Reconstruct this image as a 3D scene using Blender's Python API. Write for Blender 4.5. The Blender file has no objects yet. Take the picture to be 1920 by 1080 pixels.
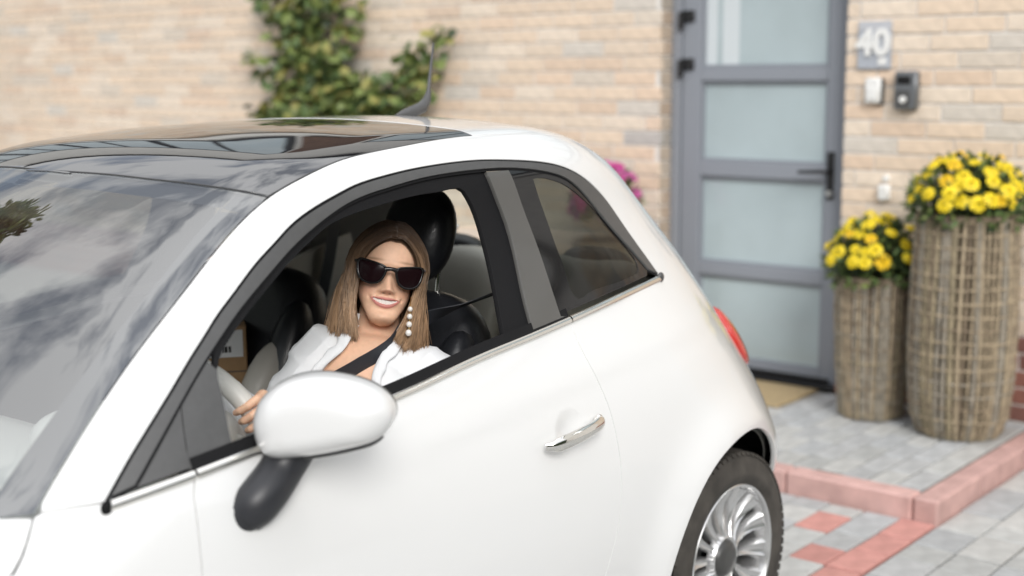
import bpy, bmesh, math, random
import numpy as np
from mathutils import Vector, Matrix
from mathutils.geometry import delaunay_2d_cdt
random.seed(7)
rng=np.random.default_rng(7)
SC=bpy.context.scene
COL=SC.collection
# ------------------------------------------------------------------ camera
CAM=np.array([3.0004,2.4908,1.5669])
yaw,pitch,roll=0.688573,0.157301,-0.004649
_f=np.array([-math.cos(yaw),-math.sin(yaw),0.]);_r=np.array([-math.sin(yaw),math.cos(yaw),0.]);_u=np.array([0,0,1.])
cF=_f*math.cos(pitch)-_u*math.sin(pitch);cU0=_u*math.cos(pitch)+_f*math.sin(pitch)
cR=_r*math.cos(roll)+cU0*math.sin(roll);cU=cU0*math.cos(roll)-_r*math.sin(roll)
cam_d=bpy.data.cameras.new('camera');cam=bpy.data.objects.new('camera',cam_d);COL.objects.link(cam)
M=Matrix.Identity(4)
for i in range(3):
    M[i][0],M[i][1],M[i][2],M[i][3]=cR[i],cU[i],-cF[i],CAM[i]
cam.matrix_world=M
cam_d.sensor_width=36;cam_d.lens=2509.6/1920*36;cam_d.clip_start=.05;cam_d.clip_end=3000
cam_d.dof.use_dof=True;cam_d.dof.focus_distance=2.90;cam_d.dof.aperture_fstop=1.7;cam_d.dof.aperture_blades=9
SC.camera=cam
# ------------------------------------------------------------------ world, sun, exposure
SUN_EL,SUN_AZ=math.radians(32),math.radians(50)   # azimuth measured from +x towards +y
w=bpy.data.worlds.new('World');SC.world=w;w.use_nodes=True
nt=w.node_tree;nt.nodes.clear()
N=nt.nodes.new;LK=nt.links.new
out=N('ShaderNodeOutputWorld');bg=N('ShaderNodeBackground');sky=N('ShaderNodeTexSky')
sky.sky_type='NISHITA';sky.sun_disc=False;sky.sun_elevation=SUN_EL;sky.sun_rotation=math.pi/2-SUN_AZ
sky.air_density=1.0;sky.dust_density=1.5;sky.ozone_density=1.0
bg.inputs['Strength'].default_value=.15
tc=N('ShaderNodeTexCoord');sep=N('ShaderNodeSeparateXYZ');LK(tc.outputs['Generated'],sep.inputs[0])
zc=N('ShaderNodeMath');zc.operation='MAXIMUM';zc.inputs[1].default_value=0.0;LK(sep.outputs['Z'],zc.inputs[0])
za=N('ShaderNodeMath');za.operation='ADD';za.inputs[1].default_value=.22;LK(zc.outputs[0],za.inputs[0])
dx=N('ShaderNodeMath');dx.operation='DIVIDE';LK(sep.outputs['X'],dx.inputs[0]);LK(za.outputs[0],dx.inputs[1])
dy=N('ShaderNodeMath');dy.operation='DIVIDE';LK(sep.outputs['Y'],dy.inputs[0]);LK(za.outputs[0],dy.inputs[1])
cb=N('ShaderNodeCombineXYZ');LK(dx.outputs[0],cb.inputs[0]);LK(dy.outputs[0],cb.inputs[1])
nz=N('ShaderNodeTexNoise');nz.inputs['Scale'].default_value=3.0;nz.inputs['Detail'].default_value=9;nz.inputs['Roughness'].default_value=.56;nz.inputs['Distortion'].default_value=.15
LK(cb.outputs[0],nz.inputs['Vector'])
rp=N('ShaderNodeValToRGB');rp.color_ramp.elements[0].position=.39;rp.color_ramp.elements[1].position=.52
LK(nz.outputs['Fac'],rp.inputs[0]);rp.color_ramp.elements[0].color=(.32,.32,.32,1)   # thin veil everywhere
# cloud cover, brighter overhead than at the horizon as a real overcast is: L = Lz (1 + 2 sin h) / 3
lm=N('ShaderNodeMath');lm.operation='MULTIPLY_ADD';LK(zc.outputs[0],lm.inputs[0]);lm.inputs[1].default_value=.667;lm.inputs[2].default_value=.333
cm=N('ShaderNodeMixRGB');cm.blend_type='MULTIPLY';cm.inputs[0].default_value=1;cm.inputs[1].default_value=(13.6,13.7,13.9,1);LK(lm.outputs[0],cm.inputs[2])
mx=N('ShaderNodeMixRGB');LK(rp.outputs[0],mx.inputs[0]);LK(sky.outputs[0],mx.inputs[1]);LK(cm.outputs[0],mx.inputs[2])
LK(mx.outputs[0],bg.inputs[0]);LK(bg.outputs[0],out.inputs[0])
sd=bpy.data.lights.new('sun','SUN');sd.energy=2.5;sd.angle=math.radians(25);sd.color=(1,.98,.95)
so=bpy.data.objects.new('sun',sd);COL.objects.link(so)
sv=Vector((math.cos(SUN_EL)*math.cos(SUN_AZ),math.cos(SUN_EL)*math.sin(SUN_AZ),math.sin(SUN_EL)))
so.rotation_euler=sv.to_track_quat('Z','Y').to_euler();so.location=(5,6,12)
SC.view_settings.view_transform='Standard';SC.view_settings.look='None';SC.view_settings.exposure=-.10;SC.view_settings.gamma=1;SC.view_settings.use_curve_mapping=False
SC.render.engine='CYCLES'
cy=SC.cycles;cy.max_bounces=10;cy.transparent_max_bounces=16;cy.glossy_bounces=5;cy.diffuse_bounces=5;cy.use_denoising=True;cy.sample_clamp_indirect=6
# ------------------------------------------------------------------ helpers
def mat(name,col,rough=.5,metal=0,coat=0,spec=.5,noise=None,bump=None,attr=None,emit=None,coat_rough=.03,sheen=0,sss=0):
    """Principled material; noise=(scale,amount) varies the colour, bump=(scale,strength,distance)"""
    m=bpy.data.materials.new(name);m.use_nodes=True;t=m.node_tree;p=t.nodes['Principled BSDF']
    p.inputs['Base Color'].default_value=(*col,1);p.inputs['Roughness'].default_value=rough;p.inputs['Metallic'].default_value=metal
    p.inputs['Coat Weight'].default_value=coat;p.inputs['Coat Roughness'].default_value=coat_rough;p.inputs['Specular IOR Level'].default_value=spec
    if sheen:p.inputs['Sheen Weight'].default_value=sheen
    if sss:
        p.inputs['Subsurface Weight'].default_value=sss;p.inputs['Subsurface Radius'].default_value=(.012,.004,.002);p.inputs['Subsurface Scale'].default_value=.6
    src=None
    if attr:
        a=t.nodes.new('ShaderNodeAttribute');a.attribute_name=attr;src=a.outputs['Color']
        t.links.new(src,p.inputs['Base Color'])
    tcn=t.nodes.new('ShaderNodeTexCoord')
    if noise:
        n=t.nodes.new('ShaderNodeTexNoise');n.inputs['Scale'].default_value=noise[0];n.inputs['Detail'].default_value=6
        t.links.new(tcn.outputs['Object'],n.inputs['Vector'])
        r=t.nodes.new('ShaderNodeMapRange');r.inputs['From Min'].default_value=.3;r.inputs['From Max'].default_value=.7
        r.inputs['To Min'].default_value=1-noise[1];r.inputs['To Max'].default_value=1+noise[1]
        t.links.new(n.outputs['Fac'],r.inputs['Value'])
        mm=t.nodes.new('ShaderNodeMixRGB');mm.blend_type='MULTIPLY';mm.inputs[0].default_value=1
        if src:t.links.new(src,mm.inputs[1])
        else:mm.inputs[1].default_value=(*col,1)
        t.links.new(r.outputs[0],mm.inputs[2]);t.links.new(mm.outputs[0],p.inputs['Base Color'])
    if bump:
        n=t.nodes.new('ShaderNodeTexNoise');n.inputs['Scale'].default_value=bump[0];n.inputs['Detail'].default_value=5
        t.links.new(tcn.outputs['Object'],n.inputs['Vector'])
        bb=t.nodes.new('ShaderNodeBump');bb.inputs['Strength'].default_value=bump[1];bb.inputs['Distance'].default_value=bump[2]
        t.links.new(n.outputs['Fac'],bb.inputs['Height']);t.links.new(bb.outputs[0],p.inputs['Normal'])
    return m
def glass(name,tint,ior=1.5,rough=0):
    m=bpy.data.materials.new(name);m.use_nodes=True;t=m.node_tree;t.nodes.clear()
    o=t.nodes.new('ShaderNodeOutputMaterial');mxs=t.nodes.new('ShaderNodeMixShader');tr=t.nodes.new('ShaderNodeBsdfTransparent');gl=t.nodes.new('ShaderNodeBsdfGlossy')
    fr=t.nodes.new('ShaderNodeFresnel');ge=t.nodes.new('ShaderNodeNewGeometry');mr=t.nodes.new('ShaderNodeMapRange')
    # a thin pane reflects alike from both sides
    mr.inputs['To Min'].default_value=ior;mr.inputs['To Max'].default_value=1/ior;t.links.new(ge.outputs['Backfacing'],mr.inputs['Value']);t.links.new(mr.outputs[0],fr.inputs['IOR'])
    tr.inputs['Color'].default_value=(*tint,1);gl.inputs['Roughness'].default_value=rough
    t.links.new(fr.outputs[0],mxs.inputs[0]);t.links.new(tr.outputs[0],mxs.inputs[1]);t.links.new(gl.outputs[0],mxs.inputs[2]);t.links.new(mxs.outputs[0],o.inputs[0])
    return m
def props(o,label=None,cat=None,group=None,kind=None):
    if label:o['label']=label
    if cat:o['category']=cat
    if group:o['group']=group
    if kind:o['kind']=kind
    return o
def par(o,parent):
    if parent is not None:
        o.parent=parent;o.matrix_parent_inverse=world_of(parent).inverted()
def world_of(o):
    m=o.matrix_basis.copy()
    return (world_of(o.parent)@o.matrix_parent_inverse@m) if o.parent else m
def empty(name,loc,label=None,cat=None,group=None,rz=0,parent=None):
    o=bpy.data.objects.new(name,None);COL.objects.link(o);o.location=loc;o.rotation_euler=(0,0,rz);o.empty_display_size=.1
    par(o,parent)
    return props(o,label,cat,group)
def mobj(name,V,F,material,parent=None,smooth=True,normals=None,cols=None,angle=None):
    me=bpy.data.meshes.new(name);me.from_pydata([tuple(map(float,v)) for v in V],[],[tuple(map(int,f)) for f in F]);me.update()
    for m in (material if isinstance(material,(list,tuple)) else [material]):me.materials.append(m)
    me.polygons.foreach_set('use_smooth',[smooth]*len(me.polygons))
    if angle is not None and smooth:
        me.set_sharp_from_angle(angle=math.radians(angle))
    if cols is not None:
        a=me.color_attributes.new('Col','FLOAT_COLOR','POINT');c=np.ones((len(V),4),np.float32);c[:,:3]=cols;a.data.foreach_set('color',c.ravel())
    if normals is not None:me.normals_split_custom_set_from_vertices([tuple(map(float,n)) for n in normals])
    o=bpy.data.objects.new(name,me);COL.objects.link(o)
    par(o,parent)
    return o
class MB:
    """collects vertices and faces for one mesh"""
    def __init__(s):s.V=[];s.F=[];s.C=[]
    def add(s,V,F,c=None):
        n=len(s.V);s.V+=[tuple(v) for v in V];s.F+=[tuple(i+n for i in f) for f in F]
        if c is not None:s.C+=[tuple(c)]*len(V)
    def box(s,c,h,R=None,bev=0,col=None):
        """box, centre c, half sizes h, rotation matrix columns R; bev chamfers every edge"""
        h=np.array(h,float);b=min(bev,.45*min(h))
        if b<=0:
            V=np.array([(x,y,z) for x in(-1,1) for y in(-1,1) for z in(-1,1)],float)*h
            F=[(0,1,3,2),(4,6,7,5),(0,4,5,1),(2,3,7,6),(0,2,6,4),(1,5,7,3)]
        else:
            V=[];idx={}
            for sx in(-1,1):
                for sy in(-1,1):
                    for sz in(-1,1):
                        for ax in range(3):
                            d=np.full(3,b);d[ax]=0
                            idx[(sx,sy,sz,ax)]=len(V);V.append(np.array([sx,sy,sz])*(h-d))
            V=np.array(V);F=[]
            for ax in range(3):
                o=[(ax+1)%3,(ax+2)%3]
                for sg in(-1,1):
                    q=[]
                    for a,bb in((-1,-1),(1,-1),(1,1),(-1,1)):
                        t=[0,0,0];t[ax]=sg;t[o[0]]=a;t[o[1]]=bb;q.append(idx[(*t,ax)])
                    F.append(q if sg>0 else q[::-1])
                for a in(-1,1):
                    for bb in(-1,1):
                        t0=[0,0,0];t0[ax]=-1;t0[o[0]]=a;t0[o[1]]=bb;t1=list(t0);t1[ax]=1
                        q=[idx[(*t0,o[0])],idx[(*t1,o[0])],idx[(*t1,o[1])],idx[(*t0,o[1])]]
                        F.append(q if a*bb<0 else q[::-1])
            for sx in(-1,1):
                for sy in(-1,1):
                    for sz in(-1,1):
                        q=[idx[(sx,sy,sz,k)] for k in range(3)];F.append(q if sx*sy*sz>0 else q[::-1])
        if R is not None:V=V@np.array(R).T
        s.add(V+np.array(c),F,col);return s
    def tube(s,P,r,n=8,caps=True,col=None,flat=None):
        """tube through points P with radius r (number or list); flat=(normal, ratio) squashes it along a direction"""
        P=np.array(P,float);m=len(P);r=np.full(m,r) if np.isscalar(r) else np.array(r,float)
        T=np.gradient(P,axis=0);T/=np.linalg.norm(T,axis=1)[:,None]+1e-12
        a=np.array([0,0,1.]) if abs(T[0][2])<.9 else np.array([1.,0,0])
        if flat is not None:a=np.array(flat[0],float)
        V=[];u=a-T[0]*(a@T[0]);u/=np.linalg.norm(u)
        for i in range(m):
            if flat is not None:u=a
            u=u-T[i]*(u@T[i]);u/=np.linalg.norm(u);v=np.cross(T[i],u)
            for k in range(n):
                t=2*math.pi*k/n
                V.append(P[i]+r[i]*(math.cos(t)*u*(flat[1] if flat is not None else 1)+math.sin(t)*v))
        F=[]
        for i in range(m-1):
            for k in range(n):
                k2=(k+1)%n;F.append((i*n+k,i*n+k2,(i+1)*n+k2,(i+1)*n+k))
        if caps:F.append(tuple(range(n-1,-1,-1)));F.append(tuple((m-1)*n+k for k in range(n)))
        s.add(V,F,col);return s
    def lathe(s,prof,c,axis=(0,0,1),n=32,col=None,caps=False):
        """profile [(r,h)] turned round axis through c"""
        ax=np.array(axis,float);ax/=np.linalg.norm(ax);a=np.array([1.,0,0]) if abs(ax[0])<.9 else np.array([0,0,1.])
        u=np.cross(ax,a);u/=np.linalg.norm(u);v=np.cross(ax,u);V=[]
        for r,h in prof:
            for k in range(n):
                t=2*math.pi*k/n;V.append(np.array(c)+ax*h+r*(math.cos(t)*u+math.sin(t)*v))
        F=[]
        for i in range(len(prof)-1):
            for k in range(n):
                k2=(k+1)%n;F.append((i*n+k,i*n+k2,(i+1)*n+k2,(i+1)*n+k))
        if caps:F.append(tuple(range(n-1,-1,-1)));F.append(tuple((len(prof)-1)*n+k for k in range(n)))
        s.add(V,F,col);return s
    def ell(s,c,h,R=None,n=16,m=10,p=2.0,col=None):
        """(super)ellipsoid"""
        V=[];sg=lambda x:math.copysign(abs(x)**(2/p),x)
        for i in range(m+1):
            ph=-math.pi/2+math.pi*i/m
            for k in range(n):
                t=2*math.pi*k/n;V.append((sg(math.cos(ph))*sg(math.cos(t))*h[0],sg(math.cos(ph))*sg(math.sin(t))*h[1],sg(math.sin(ph))*h[2]))
        V=np.array(V)
        if R is not None:V=V@np.array(R).T
        F=[(i*n+k,i*n+(k+1)%n,(i+1)*n+(k+1)%n,(i+1)*n+k) for i in range(m) for k in range(n)]
        s.add(V+np.array(c),F,col);return s
    def build(s,name,material,parent=None,smooth=True,angle=40):
        return mobj(name,s.V,s.F,material,parent,smooth,cols=np.array(s.C) if len(s.C)==len(s.V) and s.C else None,angle=angle)
def rotz(a):return np.array([[math.cos(a),-math.sin(a),0],[math.sin(a),math.cos(a),0],[0,0,1]])
def roty(a):return np.array([[math.cos(a),0,math.sin(a)],[0,1,0],[-math.sin(a),0,math.cos(a)]])
def rotx(a):return np.array([[1,0,0],[0,math.cos(a),-math.sin(a)],[0,math.sin(a),math.cos(a)]])

BW=[0.75478, 0.79129, 0.81129, 0.79736, 0.75721, 0.7093, 0.66068, 0.59907, 0.564, 0.47888]
BT=[1.3702, 1.42496, 1.46181, 1.46451, 1.45692, 1.44198, 1.42324, 1.31501, 1.13845, 0.93651, 0.90464, 0.84003, 0.73999]
BR=[-0.50056, -0.61312, -0.66249, -0.5503, -0.40323, -0.30381, -0.18871, -0.10465, 0.07138]
BO=[0.05, 0.01483, 0.29696, 0.09372, 0.339, 0.11406, 0.46357, 0.34314]
ARCH_LO=[[1.8394,0.7003,0.9046],[1.7744,0.686,0.9674],[1.7074,0.6721,1.0265],[1.6621,0.6607,1.0652],[1.6109,0.646,1.1071],[1.5911,0.6404,1.1221],[1.5494,0.6272,1.1537],[1.5091,0.6164,1.1805],[1.4687,0.6066,1.2082],[1.4284,0.598,1.2354],[1.3819,0.5909,1.2631],[1.338,0.5842,1.2897],[1.2877,0.579,1.3125],[1.2408,0.5748,1.3287],[1.1926,0.5703,1.3427],[1.166,0.5674,1.3501],[1.1095,0.5632,1.3611],[1.0536,0.5607,1.3684],[0.9953,0.5585,1.3748],[0.9363,0.5567,1.3792],[0.8452,0.5549,1.3833],[0.7521,0.5553,1.3838],[0.6578,0.5592,1.3788],[0.5789,0.5635,1.3722],[0.4738,0.5717,1.3533],[0.3748,0.5776,1.3094],[0.3094,0.5838,1.2582],[0.263,0.605,1.1921],[0.2264,0.6321,1.1302],[0.1918,0.6611,1.068]]
ARCH_HI=[[1.929,0.6466,0.8968],[1.8258,0.6199,0.9938],[1.7059,0.6022,1.1033],[1.574,0.5788,1.2022],[1.349,0.5448,1.3452],[1.2624,0.5384,1.3747],[1.1409,0.5193,1.4017],[0.9896,0.5098,1.4181],[0.8877,0.5012,1.426],[0.7042,0.4892,1.4338],[0.5747,0.4967,1.4317]]
HEADER=[[1.4756,-0.0843,1.3781],[1.4732,0.0495,1.3803],[1.4578,0.1957,1.3789],[1.4377,0.3273,1.3725],[1.421,0.4042,1.368],[1.4103,0.4544,1.3639],[1.3889,0.5042,1.3572],[1.3517,0.5434,1.3455]]
STRIP=[[1.8371,0.7064,0.8983],[1.7736,0.7262,0.9108],[1.7008,0.7385,0.9214],[1.5662,0.7415,0.9352],[1.4141,0.7365,0.9458],[1.2152,0.7295,0.9599],[0.947,0.7142,0.9902],[0.7983,0.7077,1.0032],[0.6317,0.6998,1.019],[0.4336,0.6892,1.0404],[0.201,0.6656,1.0627]]
SHUT=[[1.7008,0.7385,0.9214],[1.7045,0.7474,0.8997],[1.7086,0.759,0.8669],[1.7142,0.7727,0.8171],[1.7188,0.7824,0.7681]]
SEAM=[[1.8394,0.7003,0.9046],[1.8852,0.6736,0.9022],[1.9217,0.6498,0.8989]]
HOODGAP=[[1.9327,0.6477,0.8936],[1.9405,0.6536,0.8841],[1.9574,0.6673,0.8619],[1.9773,0.6772,0.8401],[1.9903,0.6814,0.8272]]
TRIM_IN=[[1.7891,0.7146,0.9195],[1.6752,0.6847,1.0246],[1.5977,0.6613,1.0883],[1.5607,0.6503,1.1149],[1.5105,0.6352,1.1491],[1.4697,0.625,1.1746],[1.4289,0.6159,1.1989],[1.3837,0.6064,1.226],[1.3347,0.5977,1.2539],[1.2862,0.5914,1.2776],[1.238,0.5863,1.2982],[1.1939,0.5822,1.3141],[1.1386,0.5784,1.3281],[1.0692,0.5754,1.3392],[0.9966,0.5726,1.349],[0.9222,0.5704,1.3558],[0.8462,0.5693,1.3593],[0.7551,0.5691,1.3604],[0.6742,0.5703,1.3582],[0.5568,0.5758,1.3444],[0.4725,0.5818,1.3209],[0.4029,0.5904,1.272],[0.3471,0.6078,1.2103],[0.2849,0.6349,1.1405],[0.2408,0.6582,1.087]]
OPEN=[[1.6073,0.7334,0.9494],[1.6023,0.7178,0.981],[1.5972,0.7045,1.0077],[1.5933,0.6925,1.0322],[1.591,0.6809,1.0553],[1.5855,0.6715,1.0736],[1.5748,0.6627,1.0912],[1.558,0.6556,1.1064],[1.5133,0.6414,1.1378],[1.4716,0.6301,1.1643],[1.429,0.6204,1.189],[1.382,0.6099,1.217],[1.3323,0.6006,1.2448],[1.2838,0.5939,1.2689],[1.2383,0.5886,1.2901],[1.198,0.586,1.3011],[1.131,0.5835,1.3125],[1.0477,0.5811,1.3233],[0.9615,0.5793,1.331],[0.8877,0.5786,1.3344],[0.8444,0.5782,1.3361],[0.8336,0.5792,1.3325],[0.8259,0.5816,1.3235],[0.8074,0.5888,1.2901],[0.7966,0.6032,1.2365],[0.8083,0.648,1.1269],[0.8272,0.6812,1.057],[0.8369,0.6994,1.0199]]
BP_L=[[0.7558,0.5696,1.3593],[0.7487,0.5797,1.3311],[0.7242,0.5995,1.2487],[0.7248,0.6277,1.1722],[0.7418,0.6624,1.0964],[0.7546,0.7008,1.0169]]
BP_R=[[0.6779,0.5702,1.3584],[0.652,0.5952,1.264],[0.6391,0.6187,1.194],[0.6396,0.6573,1.1072],[0.6442,0.6927,1.0335]]
LENS=[[0.5967,0.5792,1.3335],[0.5629,0.5791,1.3339],[0.5326,0.5805,1.3283],[0.4872,0.5835,1.3144],[0.4478,0.5871,1.2942],[0.4037,0.5926,1.2645],[0.3696,0.5998,1.2351],[0.3343,0.6115,1.1989],[0.3049,0.6263,1.1617],[0.2846,0.6396,1.1316],[0.2746,0.6505,1.1088],[0.2839,0.6602,1.0921],[0.3105,0.6657,1.0851],[0.4099,0.6722,1.0755],[0.5251,0.6779,1.0639],[0.5619,0.6791,1.0614],[0.5703,0.6746,1.0707],[0.5681,0.6483,1.1262],[0.569,0.632,1.1622],[0.5771,0.601,1.2436],[0.593,0.5839,1.3126]]
QG_BOT=[[0.641,0.6918,1.0354],[0.4684,0.683,1.0533],[0.2517,0.6657,1.0755]]
ROOF_REAR=[[0.7042,0.4892,1.4338],[0.7058,0.3946,1.4499],[0.6976,0.3434,1.4535]]
SPLIT=[[1.6752,0.6847,1.0246],[1.687,0.7101,0.9793],[1.6994,0.7345,0.9303]]
SAIL=[[1.6752,0.6847,1.0246],[1.5977,0.6613,1.0883],[1.5879,0.6711,1.0739]]
HANDLE=[[0.8223,0.7904,0.788],[0.6079,0.786,0.8081]]
CREASE=[[-0.1067,0.6448,0.9319],[0.4112,0.7515,0.9133],[0.6397,0.7629,0.8856],[0.8401,0.77,0.8654],[1.0166,0.7728,0.8567]]

# ================================================================== CAR BODY SURFACE
WZ=[.15,.35,.55,.75,.9,1.0,1.1,1.25,1.4,1.6]
TX=[-.3,.0,.35,.7,1.0,1.2,1.35,1.6,1.85,2.1,2.25,2.6,2.9]
RZ=[.15,.35,.55,.75,.95,1.1,1.25,1.4,1.6]
def pchip(xk,yk):
    """natural cubic spline, straight beyond the ends"""
    xk=np.asarray(xk,float);yk=np.asarray(yk,float);n=len(xk);h=np.diff(xk)
    A=np.zeros((n,n));B=np.zeros(n);A[0,0]=A[-1,-1]=1
    for i in range(1,n-1):
        A[i,i-1]=h[i-1];A[i,i]=2*(h[i-1]+h[i]);A[i,i+1]=h[i];B[i]=6*((yk[i+1]-yk[i])/h[i]-(yk[i]-yk[i-1])/h[i-1])
    Mm=np.linalg.solve(A,B)
    s0=(yk[1]-yk[0])/h[0]-h[0]*(2*Mm[0]+Mm[1])/6;s1=(yk[-1]-yk[-2])/h[-1]+h[-1]*(Mm[-2]+2*Mm[-1])/6
    def ev(x):
        x=np.asarray(x,float);xc=np.clip(x,xk[0],xk[-1]);i=np.clip(np.searchsorted(xk,xc)-1,0,n-2)
        a=(xk[i+1]-xc)/h[i];b=1-a
        v=a*yk[i]+b*yk[i+1]+((a**3-a)*Mm[i]+(b**3-b)*Mm[i+1])*h[i]**2/6
        return v+np.where(x<xk[0],(x-xk[0])*s0,0)+np.where(x>xk[-1],(x-xk[-1])*s1,0)
    return ev
fW,fT,fR=pchip(WZ,BW),pchip(TX,BT),pchip(RZ,BR)
_cq=np.polyfit([p[0] for p in CREASE],[p[2] for p in CREASE],1);fC=lambda x:np.polyval(_cq,x)
HA,HB=np.array(HANDLE[0]),np.array(HANDLE[1]);HM=(HA+HB)/2
def sstep(x):
    x=np.clip(x,0,1);return x*x*(3-2*x)
def smax(a,b,k):
    h=np.clip(.5+.5*(a-b)/k,0,1);return b*(1-h)+a*h+k*h*(1-h)
def S_(x,z,fine=True):
    y=fW(z)-BO[1]*np.clip(.55-x,0,None)**2*.5-BO[2]*np.clip(x-1.55,0,None)**2*1.4
    y=y+.03*np.exp(-((np.hypot(x,z-.29)-.365)/.085)**2)+.03*np.exp(-((np.hypot(x-2.3,z-.29)-.365)/.085)**2)
    if fine:
        y=y-.0040*sstep((fC(x)-z)/.050+.5)*sstep((z-.40)/.36)*sstep((1.5-x)/.5)
        y=y-.0085*np.clip(1-((x-HM[0]-.012)/.056)**2-((z-HM[2])/.052)**2,0,1)**1.5
    return y
def g_(X,fine=True):
    x,y,z=X[...,0],np.abs(X[...,1]),X[...,2]
    gs=(y-S_(x,z,fine))*.95
    sh=BO[4]*y*y*np.clip((x-1.0)/.5,0,1)
    top=fT(x+sh)-BO[3]*y*y
    sl=np.clip((x-1.15)/.3,0,1)*np.clip((2.2-x)/.15,0,1)
    gt=(z-top)*(1-.17*sl);gr=(fR(z)+BO[7]*y*y-x)*.87;gf=(x-(2.98-.45*y*y))*.9
    return smax(smax(smax(gs,gt,BO[5]),gr,BO[6]),gf,.25)
A0,A1,OZ,KT,KP=.30,2.2,.80,.55,.62
def inv(X):
    X=np.atleast_2d(np.asarray(X,float));x=X[:,0];a=x.copy();ph=np.arctan2(X[:,2]-OZ,X[:,1])
    for lo,a0,sg in((True,A0,-1),(False,A1,1)):
        k=(x<A0) if lo else (x>A1)
        v=X[k]-np.array([a0,0,OZ]);v/=np.linalg.norm(v,axis=1)[:,None]
        a[k]=a0+sg*KT*np.arcsin(np.clip(sg*v[:,0],-1,1))
    return np.stack([a,ph*KP],1)
def surf(q,off=0,fine=True):
    q=np.atleast_2d(q);a=q[:,0];ph=q[:,1]/KP
    th=np.where(a<A0,(A0-a)/KT,np.where(a>A1,(a-A1)/KT,0));sg=np.where(a<A0,-1,1)
    O=np.stack([np.clip(a,A0,A1),np.zeros_like(a),np.full_like(a,OZ)],1)
    D=np.stack([sg*np.sin(th),np.cos(th)*np.cos(ph),np.cos(th)*np.sin(ph)],1)
    lo=np.zeros(len(a));hi=np.full(len(a),1.6)
    for _ in range(34):
        m=(lo+hi)/2;gg=g_(O+D*m[:,None],fine)>0;hi=np.where(gg,m,hi);lo=np.where(gg,lo,m)
    X=O+D*hi[:,None];n=grad(X,fine)
    return X+n*off,n
def grad(X,fine=True):
    e=1.5e-3;G=np.stack([g_(X+np.eye(3)[k]*e,fine)-g_(X-np.eye(3)[k]*e,fine) for k in range(3)],1)
    return G/np.linalg.norm(G,axis=1)[:,None]
def side(x,z):
    """point of the left body side at (x,z)"""
    return [x,float(S_(np.array(x),np.array(z))),z]
def resamp(P,step,closed=True):
    P=np.asarray(P,float);Q=np.vstack([P,P[:1]]) if closed else P
    out=[]
    for a,b in zip(Q[:-1],Q[1:]):
        n=max(1,int(math.ceil(np.linalg.norm(b-a)/step)))
        for i in range(n):out.append(a+(b-a)*i/n)
    if not closed:out.append(Q[-1])
    return np.array(out)
def smooth_line(P,step=.02):
    """Catmull-Rom through traced points (open)"""
    P=np.asarray(P,float);d=np.r_[0,np.cumsum(np.linalg.norm(np.diff(P,axis=0),axis=1))];n=max(2,int(d[-1]/step)+1)
    s=np.linspace(0,d[-1],n);return np.stack([pchip(d,P[:,k])(s) for k in range(P.shape[1])],1)
def inside(q,poly):
    x,y=q[:,0],q[:,1];c=np.zeros(len(q),bool);n=len(poly);j=n-1
    for i in range(n):
        xi,yi=poly[i];xj,yj=poly[j]
        if yi!=yj:c^=((yi>y)!=(yj>y))&(x<(xj-xi)*(y-yi)/(yj-yi)+xi)
        j=i
    return c
def area2(p):return .5*np.sum(p[:,0]*np.roll(p[:,1],-1)-np.roll(p[:,0],-1)*p[:,1])
def inset(p,d):
    if d==0:return p
    s=1 if area2(p)>0 else -1
    e=np.roll(p,-1,0)-p;e/=np.linalg.norm(e,axis=1)[:,None]+1e-12
    n=np.stack([-e[:,1],e[:,0]],1)*s;n2=np.roll(n,1,0);b=n+n2;l=np.linalg.norm(b,axis=1)[:,None];b=b/np.maximum(l,.3)
    c=np.clip((b*n).sum(1),.45,1);return p+b*(d/c)[:,None]
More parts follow.
